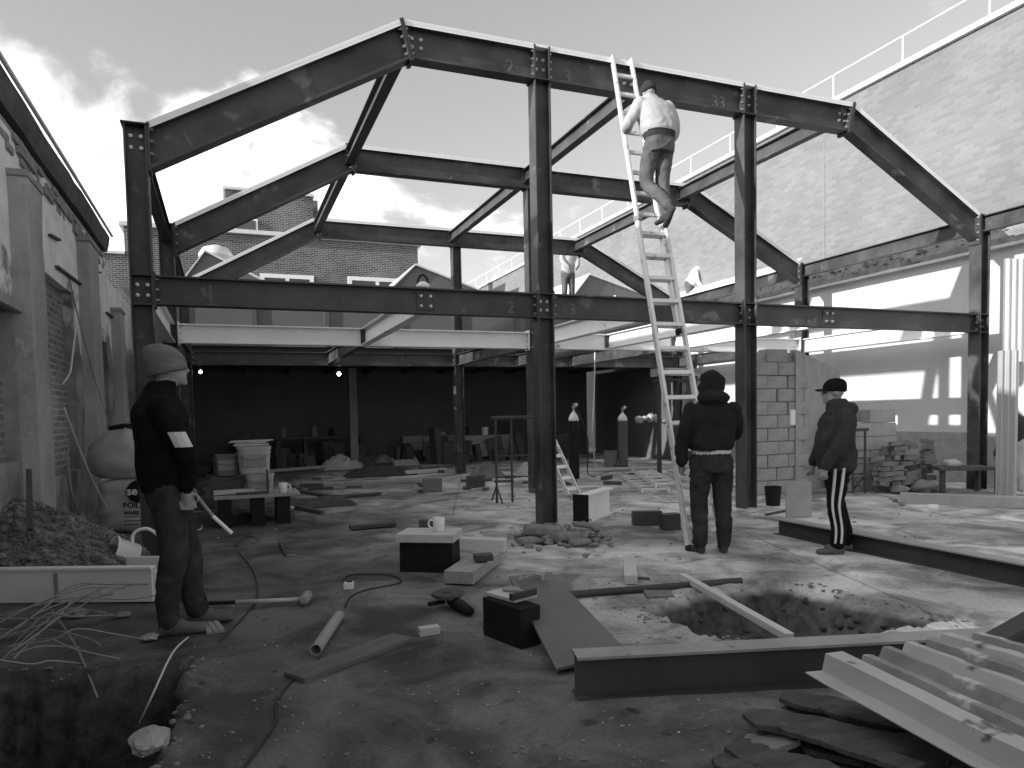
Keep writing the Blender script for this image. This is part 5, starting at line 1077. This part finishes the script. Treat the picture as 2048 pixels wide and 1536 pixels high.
# block partition on the right, every block a piece
bw_ = thing('block_partition', 'grey blockwork partition with a broken plastered return, left of the man in the cap', 'wall', (7.6, 8.75, 0)); rr = random.Random(8)
proto = None
for k in range(11):
    z = .105+k*.205
    for i in range(3):
        x = 7.62+i*.41+(.2 if k % 2 else 0)
        if x > 8.55 or (k == 5 and i == 2) or (k == 10 and i != 1): continue
        if proto is None: proto = o = MB().box((0, 0, 0), (.401, .2, .196)).build('block', 'block_grey', bw_, bevel=.008)
        else: o = proto.copy(); COL.objects.link(o)
        o.parent = bw_; o.matrix_parent_inverse = Matrix.Translation(-bw_.location); o.location = (x, 8.76+rr.uniform(-.018, .018), z); o.rotation_euler = (0, 0, rr.uniform(-.02, .02))
MB().box((8.07, 8.78, 1.1), (1.1, .16, 2.2)).build('mortar_core', 'concrete', bw_)
a0, a1 = oY(1592, 700, 8.62), oY(1680, 742, 9.2); mb = MB(); n = 14; lo, hi = [], []
for i in range(n+1):
    t_ = i/n; p = a0.lerp(a1, t_); j = .03*noise.noise(V(t_*9, 3, 1)); lo.append([V(p.x, p.y, 0), V(p.x, p.y, p.z+j), V(p.x+.05, p.y+.22, p.z+j+.02), V(p.x+.05, p.y+.22, 0)])
mb.loft(lo); mb.build('plastered_return', 'block', bw_)
q = oY(1585, 835, 8.64); MB().box(q, (.10, .03, .24)).build('light_switch_box', 'white', bw_, bevel=.006)
q = G(1546, 1012); one(MB().lathe(V(q.x, q.y, 0), [(.09, 0), (.11, .26), (.115, .27), (.1, .27), (.08, .02), (0, .02)], 16), 'black_bucket', 'black', 'small black bucket at the foot of the block partition', 'bucket')
# bricks and blocks by the white wall
q = G(1788, 984); stack((q.x-.05, q.y+.55, 0), 2, 6, .45, .22, .215, 'block', 'tall stack of pale concrete blocks by the white wall', 12, ny=2, ang=-.2, miss=((0, 5),))
t = thing('brick_pile', 'heap of dark bricks stacked in front of the pale concrete blocks', 'brick pile', G(1822, 985)); rr = random.Random(31); q = G(1825, 985); proto = None
for k in range(10):
    for i in range(5):
        for j in range(2):
            if rr.random() < .12+.04*k or (k > 6 and i < 1): continue
            if proto is None: proto = o = MB().box((0, 0, 0), (.21, .10, .07)).build('brick', 'brick_loose', t, bevel=.006)
            else: o = proto.copy(); COL.objects.link(o)
            o.parent = t; o.matrix_parent_inverse = Matrix.Translation(-t.location); o.location = (q.x-.42+i*.22+rr.uniform(-.04, .04), q.y+.12+j*.14+rr.uniform(-.03, .03), .05+k*.078+rr.uniform(0, .02)); o.rotation_euler = (rr.uniform(-.12, .12), rr.uniform(-.12, .12), rr.uniform(-.5, .5))
for i, (x, y, r, lb) in enumerate(((1800, 988, .14, 'left of the brick heap'), (1845, 985, .17, 'right of the brick heap'), (1870, 982, .15, 'nearest the front right column'))):
    q = G(x, y); one(MB().rock((q.x, q.y, r*.5), r, 60+i, sub=3), 'rubble_sack', 'tarp' if i == 2 else 'rubble', 'lumpy sack of rubble ' + lb, 'sack', smooth=True)
t = thing('trestle_table', 'low board on legs round the foot of the front right column', 'bench', G(1930, 985)); a, b = G(1878, 985), G(1988, 985)
MB().box((a+b)/2+V(0, .1, .37), ((b-a).length, .45, .05), frame(b-a)).build('board', 'timber_dark', t, bevel=.004)
for p in (a, b):
    for k in (-.05, .25): MB().box(p+V(0, k, .17), (.06, .06, .35)).build('leg', 'timber_dark', t)
q = oY(1905, 935, G(1930, 985).y+.1); one(MB().rock(V(q.x, q.y, .44), .16, 91, flat=.5, sub=3), 'plastic_bag', 'tarp', 'crumpled pale plastic bag on the low board by the front right column', 'bag', smooth=True)
plank('concrete', G(1800, 1006)+V(0, 0, .07), G(2110, 1018)+V(0, 0, .07), .2, .14, 'kerb_beam', 'low grey beam lying on the ground before the front right column', 'beam', bevel=.006)
plank('white', G(1838, 1010, .1)+V(0, -.12, .0), G(1858, 1011, .1)+V(0, -.12, .0), .02, .05, 'pale_wedge', 'small pale wedge leaning on the low grey beam', 'wedge')
for i, (x, y, r) in enumerate(((1790, 1005, .05), (1805, 1012, .06), (1812, 998, .05), (1782, 1000, .035))):
    q = G(x, y); one(MB().rock((q.x, q.y, r*.6), r, 80+i), 'stone', 'rubble', ('small stone at the left end of the low grey beam, %s of the four' % ('leftmost', 'nearest', 'farthest', 'smallest')[i]), 'stone', 'stones by the low beam')
def corrugated(a, b, z0, z1, mt, label, amp=.018, wave=.076, lean=.0):
    a, b = Vector(a), Vector(b); L_ = (b-a).length; d = (b-a).normalized(); n_ = V(-d.y, d.x, 0); K = int(L_/wave*6); mb = MB(); rings = []
    for i in range(K+1):
        s_ = L_*i/K; o = amp*math.sin(2*math.pi*s_/wave); p = a+d*s_+n_*o; rings.append([V(p.x, p.y, z0), V(p.x, p.y, z1)+n_*lean, V(p.x, p.y, z1)+n_*(lean+.004), V(p.x, p.y, z0)+n_*.004])
    mb.loft(rings); return one(mb, 'corrugated_sheet', mt, label, 'corrugated sheet')
mat('galv', .42, .3, scale=3, rough=.5, spec=.5, stretch=(1, 1, .3))
a, b = G(1990, 1003), G(2034, 1004); corrugated(a, b, 0, 2.05, 'galv', 'ribbed metal sheet standing upright right of the front right column')
a = oY(2008, 560, 7.0); corrugated(V(a.x, 7.0, 0), V(a.x+.75, 6.85, 0), 1.95, 3.45, 'whitewash', 'pale ribbed sheet hanging above the upright ribbed sheet at the right edge', amp=.012, wave=.11)
# ---- low table with tubs, tools and mug at the left
YT = G(510, 1050).y; ZT = .40; T = lambda px, py: oY(px, py, YT)
t = thing('low_table', 'low dark table carrying the pale tubs and white mug, left of centre', 'table', (T(510, 1050).x, YT, 0)); xa, xb = T(428, 1000).x, T(598, 1000).x
MB().box(((xa+xb)/2, YT+.12, ZT-.02), (xb-xa, .62, .04)).build('top', 'timber', t, bevel=.004)
for x in (xa+.12, (xa+xb)/2, xb-.2): MB().box((x, YT+.12, (ZT-.04)/2), (.16, .5, ZT-.042)).build('leg', 'black', t)
def pail(px, w, h, y, z, label, mt='sack_white'):
    x = T(px, 1000).x; p = V(x, y, z); t = thing('tub', label, 'tub', p, 'tubs on the low table'); mb = MB(); rings = []; n = 24; r = w/2
    for k, zz in ((.86, 0), (.9, .02), (1.0, h*.9), (1.05, h*.9), (1.05, h), (.95, h), (.92, h-.02)): rings.append([p+V(math.copysign(abs(math.cos(a))**.5, math.cos(a))*r*k, math.copysign(abs(math.sin(a))**.5, math.sin(a))*r*k*.8, zz) for a in [2*math.pi*j/n for j in range(n)]])
    mb.loft(rings); pl_ = mb.build('pail', mt, t); MB().box(p+V(0, -r*.8*.97, h*.5), (w*.72, .012, h*.5)).build('label_panel', 'concrete', pl_, bevel=.012); MB().tube(smooth_path([p+V(-r*1.04, 0, h*.8), p+V(-r*.7, -r*.9, h*.62), p+V(0, -r*1.0, h*.56), p+V(r*.7, -r*.9, h*.62), p+V(r*1.04, 0, h*.8)], 4), .006, 6).build('bail', 'alu_dark', pl_)
pail(522, .33, .24, YT+.08, ZT, 'lower pale square tub beside the white mug on the low table'); pail(512, .40, .34, YT+.12, ZT+.245, 'upper pale square tub with battens on top, on the low table'); pail(456, .27, .27, YT+.3, ZT+.22, 'grey square tub left of the stacked pale tubs', 'fascia')
x = T(456, 1000).x; one(MB().box((x, YT+.3, ZT+.105), (.4, .3, .21)), 'dark_crate', 'timber_dark', 'dark crate under the grey square tub on the low table', 'crate', bevel=.006)
rr = random.Random(6); x = T(512, 1000).x
for i, lb in enumerate(('lowest', 'second', 'third', 'fourth', 'topmost')):
    y = YT+rr.uniform(-.05, .2); plank('timber_pale', V(x-.26+rr.uniform(-.12, .08), y, ZT+.595+i*.017), V(x+.2+rr.uniform(-.1, .06), y+rr.uniform(-.08, .08), ZT+.598+i*.017), .045, .015, 'thin_batten', 'thin pale batten on the upper tub, %s of the loose bundle' % lb, 'batten', 'battens on the tub')
x = T(566, 1000).x; mug(V(x, YT-.1, ZT), 1.3, 'white mug on the low table beside the pale tubs', -.4)
x = T(445, 1000).x; plank('timber_pale', V(x-.1, YT-.02, ZT+.035), V(x+.38, YT+.0, ZT+.04), .14, .05, 'pale_board', 'pale board end lying on the left of the low table', 'board')
x = T(530, 1000).x; t = thing('try_square', 'dark steel square standing on the low table before the pale tubs', 'square', V(x, YT-.15, ZT)); MB().box((x-.15, YT-.15, ZT+.02), (.38, .025, .03)).build('blade', 'plate', t); MB().box((x+.03, YT-.15, ZT+.17), (.03, .02, .27)).build('stock', 'plate', t)
plank('timber_dark', G(565, 1012)+V(0, 0, .03), G(645, 1030)+V(0, 0, .03), .06, .06, 'dark_batten', 'dark batten lying right of the low table', 'batten')
q = G(582, 1022); one(MB().rock((q.x, q.y, .04), .06, 14, sub=3), 'paper_ball', 'tarp', 'crumpled pale paper lying by the dark batten', 'paper')
plank('timber_pale', G(516, 1030)+V(0, 0, .015), G(526, 1045)+V(0, 0, .015), .03, .02, 'wood_chip', 'pale wood chip on the floor in front of the low table', 'wood chip')
# ---- clutter in front of the dark room
def heap(px, py, n, spread, r, mt, label, cat, name, seed, h=.3):
    q = G(px, py); mb = MB(); rr = random.Random(seed)
    for i in range(n):
        a = rr.uniform(0, 6.28); d = rr.random()**.6*spread; mb.rock((q.x+math.cos(a)*d*1.4, q.y+math.sin(a)*d, r*.4+h*rr.random()*(1-d/spread)), rr.uniform(.5, 1.2)*r, seed*31+i, flat=.8)
    o = one(mb, name, mt, label, cat); o['kind'] = 'stuff'; return o
mat('tarp_dark', .06, .03, scale=3, rough=.6)
def sheet(px, py, w, dp, h, mt, label, seed, name='crumpled_sheet', cat='sheet'):
    q = G(px, py); mb = MB(); n = 22; vs = []; 
    for j in range(n+1):
        for i in range(n+1):
            u_, v_ = i/n-.5, j/n-.5; k = max(0, 1-4*(u_*u_+v_*v_)); z = h*k**.6*(.55+.7*abs(noise.noise(V(u_*4, v_*4, seed)))+.25*noise.noise(V(u_*11, v_*11, seed)))+.008; vs.append((q.x+u_*w+.06*noise.noise(V(u_*6, v_*6, seed+3)), q.y+v_*dp+.06*noise.noise(V(u_*6, v_*6, seed+7)), max(.01, z)))
    fs = [(j*(n+1)+i, j*(n+1)+i+1, (j+1)*(n+1)+i+1, (j+1)*(n+1)+i) for j in range(n) for i in range(n)]; mb.add(vs, fs); return one(mb, name, mt, label, cat)
sheet(682, 938, 1.2, .9, .42, 'tarp', 'crumpled pale plastic sheeting in front of the dark room', 3); sheet(765, 925, .55, .5, .28, 'sack_white', 'small pale bundle of sheeting left of the pale tray', 8, 'cloth_bundle', 'bundle'); sheet(600, 930, 2.6, 1.2, .5, 'tarp_dark', 'heap of dark sheeting at the rear left', 12); sheet(975, 955, .8, .6, .34, 'fascia', 'heap of grey sacks right of the rear column', 15, 'sack_heap', 'sacks'); sheet(760, 950, 1.6, .9, .28, 'tarp_dark', 'low dark heap behind the timber strip', 21); sheet(1070, 945, .9, .7, .3, 'tarp', 'pale crumpled bag behind the trestle', 27, 'crumpled_bag', 'bag')
q = G(812, 936); t = thing('tray', 'pale shallow tray lying before the aerated blocks', 'tray', q); MB().box(q+V(0, .1, .14), (.62, .4, .03), Matrix.Rotation(.25, 3, 'X')).build('base', 'sack_white', t)
for s_ in (-1, 1): MB().box(q+V(.3*s_, .1, .18), (.03, .4, .08), Matrix.Rotation(.25, 3, 'X')).build('rim', 'sack_white', t)
plank('timber_pale', G(812, 950)+V(0, 0, .06), G(890, 944)+V(0, 0, .06), .12, .08, 'timber_strip', 'pale timber strip lying before the pale tray', 'timber'); plank('timber', G(520, 952)+V(0, 0, .1), G(660, 940)+V(0, 0, .1), .1, .07, 'long_plank', 'long plank lying behind the pale tubs at the rear left', 'plank'); plank('concrete', G(560, 975)+V(.3, 0, .03), G(880, 962)+V(0, 0, .03), .25, .06, 'floor_kerb', 'low concrete kerb across the floor in front of the rear clutter', 'kerb')
q = G(868, 984); one(MB().box((q.x, q.y+.1, .12), (.34, .26, .23), rotz(-.25)), 'cardboard_box', 'fascia', 'small grey box on the floor left of the rear column foot', 'box', bevel=.005); q = G(955, 975); one(MB().box((q.x, q.y+.1, .11), (.3, .2, .2), rotz(.4)), 'dark_crate', 'timber_dark', 'small dark crate by the foot of the rear column', 'crate', bevel=.005)
q = G(1062, 965); one(MB().box((q.x, q.y, .1), (.3, .2, .08), rotz(.1)), 'white_brick', 'white', 'white brick lying behind the left trestle', 'brick', bevel=.008)
plank('timber_pale', G(1150, 944)+V(0, 0, .04), G(1400, 936)+V(0, 0, .04), .14, .06, 'floor_plank', 'pale plank along the floor by the gas cylinders', 'plank')
t = thing('workbench', 'cluttered dark workbench against the rear wall', 'workbench', G(600, 910)); q = oY(610, 905, 19.6); MB().box((q.x, 19.6, .82), (3.2, .7, .06)).build('top', 'timber_dark', t)
for x in (-1.5, 0, 1.5): MB().box((q.x+x, 19.6, .4), (.1, .6, .8)).build('leg', 'timber_dark', t)
for i, (dx, h, nm, lb) in enumerate(((-.55, .28, 'jar', 'pale jar on the dark workbench, left of the two'), (.25, .3, 'jar', 'pale jar on the dark workbench, right of the two'), (.7, .22, 'machine', 'small dark machine on the rear workbench'), (1.3, .45, 'drill', 'tall dark drill stand on the rear workbench'))):
    o = MB().lathe(V(q.x+dx, 19.45, .85), [(.09, 0), (.09, h*.7), (.05, h*.8), (.05, h)], 12); one(o, nm, 'fascia' if i < 2 else 'black', lb, nm)
sheet(470, 1040, 1.5, .9, .22, 'tarp_dark', 'dark crumpled sheeting under the low table', 33); sheet(610, 1012, 1.5, .7, .14, 'tarp_dark', 'dark flat sheeting right of the low table', 36); sheet(430, 1010, 1.2, 1.0, .3, 'tarp_dark', 'dark heap behind the low table at the left', 39)
for i, (x0, y0, x1, y1, lb) in enumerate(((410, 1050, 520, 1040, 'in front of the low table'), (600, 985, 690, 1000, 'nearest the big floor kerb'), (640, 1000, 760, 990, 'right of the dark flat sheeting'), (700, 1060, 790, 1052, 'left of the work stand'))):  # dark flat boards added where shadows lie on the floor
    plank('timber_dark', G(x0, y0)+V(0, 0, .03), G(x1, y1)+V(0, 0, .03), .12, .04, 'shadow_board', 'dark flat piece standing in for floor shadow, ' + lb, 'board', 'dark pieces for floor shadow')
# row of pale round bundles at the rear right, posts and shelf behind the ladder
t = thing('round_bundles', 'arched row of pale round bundles against the rear wall', 'bundles', oY(1305, 850, 15.5))
for i in range(6):
    p = oY(1278+i*11.5, 842-10*math.sin(math.pi*(i+.5)/6)+i*1.5, 15.3); MB().rock(p, .10, 70+i, flat=1.3, sub=3).build('bundle', 'tarp', t, smooth=True)
t = thing('storage_rack', 'steel rack with a pale shelf behind the ladder', 'rack', G(1340, 945)); Yk = 12.2
for x in (1318, 1352, 1390): p = oY(x, 850, Yk); MB().box((p.x, Yk, 1.25), (.07, .07, 2.5)).build('upright', 'steel_lying', t)
p0, p1 = oY(1312, 745, Yk), oY(1392, 745, Yk); MB().box(((p0.x+p1.x)/2, Yk, p0.z), (p1.x-p0.x, .4, .16)).build('shelf', 'concrete', t); MB().box(((p0.x+p1.x)/2, Yk-.02, p0.z-.16), (p1.x-p0.x, .36, .05)).build('shelf', 'steel_lying', t)
for x, y0, y1 in ((1372, 800, 930), (1398, 800, 900)): a, b = oY(x, y0, Yk+.1), oY(x-6, y1, Yk+.1); MB().span(a, b, .16, .03).build('leaning_board', 'galv', t)
# bulbs
for i, (x, y, r, lb) in enumerate(((940, 722, .06, 'bright bare bulb hanging by the rear column'), (678, 748, .045, 'lit lamp hanging in the dark room, centre left'), (401, 744, .035, 'lit lamp in the dark room beside the wool hat'))):
    p = oY(x, y, 16.8); t = thing('hanging_bulb', lb, 'lamp', p); MB().lathe(p-V(0, 0, r), [(0, 0), (r*.7, r*.3), (r, r), (r*.7, r*1.7), (r*.3, r*2.1)], 14).build('bulb', 'lamp', t, smooth=True); MB().tube([p+V(0, 0, r), V(p.x, p.y, 2.7)], .008, 6).build('flex', 'cable', t)
# shackle lamp on the front floor beam, cans on the rear roof
p = oY(846, 577, Y1-.03); t = thing('work_lamp', 'small round work lamp with hoop standing on the front floor beam', 'lamp', p); MB().lathe(V(p.x, p.y, ZB), [(.07, 0), (.075, .03), (.05, .06), (.02, .07)], 16).build('base', 'china', t, smooth=True); MB().tube(smooth_path([V(p.x-.055, p.y, ZB+.03), V(p.x-.05, p.y, ZB+.10), V(p.x, p.y, ZB+.145), V(p.x+.05, p.y, ZB+.10), V(p.x+.055, p.y, ZB+.03)], 6), .013, 8).build('hoop', 'black', t, smooth=True)
p = oY(1230, 592, 17.2); one(MB().lathe(V(p.x, 17.2, 4.18), [(.07, 0), (.07, .25), (.03, .32), (.03, .4)], 14), 'spray_can', 'china', 'white canister standing on the rear roof', 'canister'); p = oY(1168, 590, 17.4); one(MB().rock(V(p.x, 17.4, 4.35), .26, 55, flat=.9, sub=3), 'tool_bag', 'cloth_grey', 'dark tool bag on the rear roof beside the standing man', 'bag', smooth=True)
mb = MB(); rr = random.Random(55)
for i in range(70):
    x = rr.uniform(-.8, 9.5); y = rr.uniform(18.6, 20.2); h = rr.uniform(.1, .75)*(1 if rr.random() < .8 else 1.6); w = rr.uniform(.08, .5)
    mb.box((x, y, h/2), (w, rr.uniform(.08, .4), h), rotz(rr.uniform(-.6, .6)) @ Matrix.Rotation(rr.uniform(-.25, .25), 3, 'Y'))
tag(mb.build('wall_clutter', 'soffit'), 'dark clutter of boxes, tools and offcuts along the rear wall', 'clutter', kind='stuff')
mb = MB()
for i in range(60):
    q = G(rr.uniform(400, 1320), rr.uniform(935, 985)); w = rr.uniform(.05, .5); mb.box((q.x, q.y, .03), (w, rr.uniform(.04, .14), rr.uniform(.02, .09)), rotz(rr.uniform(-1.5, 1.5)))
tag(mb.build('floor_offcuts', 'timber_dark'), 'dark offcuts littering the floor before the dark room', 'offcuts', kind='stuff')
# small debris over the floor
mb = MB(); rr = random.Random(77)
for i in range(420):
    x, y = rr.uniform(380, 1500), rr.uniform(1100, 1536); q = G(x, y)
    if sdist((q.x, q.y), HOLE) < .05 or sdist((q.x, q.y), PIT) < .05: continue
    mb.rock((q.x, q.y, .003), rr.uniform(.003, .011), i)
tag(mb.build('grit', 'rubble'), 'grit and small stones scattered over the floor', 'grit', kind='stuff')
mb = MB()
for i in range(90):
    x, y = rr.uniform(380, 1900), rr.uniform(1080, 1536); q = G(x, y)
    if sdist((q.x, q.y), HOLE) < .05 or sdist((q.x, q.y), PIT) < .05: continue
    mb.rock((q.x, q.y, .004), rr.uniform(.002, .006), i)
tag(mb.build('plaster_crumbs', 'china'), 'white crumbs of plaster scattered over the floor', 'crumbs', kind='stuff')
mb = MB()
for i in range(240):
    x, y = rr.uniform(380, 1900), rr.uniform(985, 1100); q = G(x, y); mb.rock((q.x, q.y, .004), rr.uniform(.005, .03)*rr.random()**.5, i)
tag(mb.build('rubble_scatter', 'rubble'), 'scattered small rubble across the middle of the floor', 'rubble', kind='stuff')
mb = MB()
for i in range(350):
    x, y = rr.uniform(1290, 1890), rr.uniform(1170, 1290); q = G(x, y)
    if sdist((q.x, q.y), HOLE) > -.05: continue
    mb.rock((q.x, q.y, gz(q.x, q.y)), rr.uniform(.012, .05), i)
for i in range(250):
    q = V(rr.uniform(-1.6, -.35), rr.uniform(2.4, 4.2), 0)
    if sdist((q.x, q.y), PIT) > -.08: continue
    mb.rock((q.x, q.y, gz(q.x, q.y)), rr.uniform(.012, .05), i)
mc = mb; mb = MB()
for poly, nn in ((HOLE, 320), (PIT, 200)):
    for i in range(nn):
        k = rr.randrange(len(poly)); p = poly[k].lerp(poly[(k+1) % len(poly)], rr.random()); x, y = p.x+rr.gauss(0, .07), p.y+rr.gauss(0, .07)
        if sdist((x, y), poly) < .0: continue
        mb.rock((x, y, gz(x, y)), rr.uniform(.004, .02), i)
tag(mb.build('rim_stones', 'rubble'), 'small stones crumbled along the rims of the two pits', 'stones', kind='stuff')
tag(mc.build('clods', 'soil'), 'clods of soil lying in the two pits', 'soil', kind='stuff')
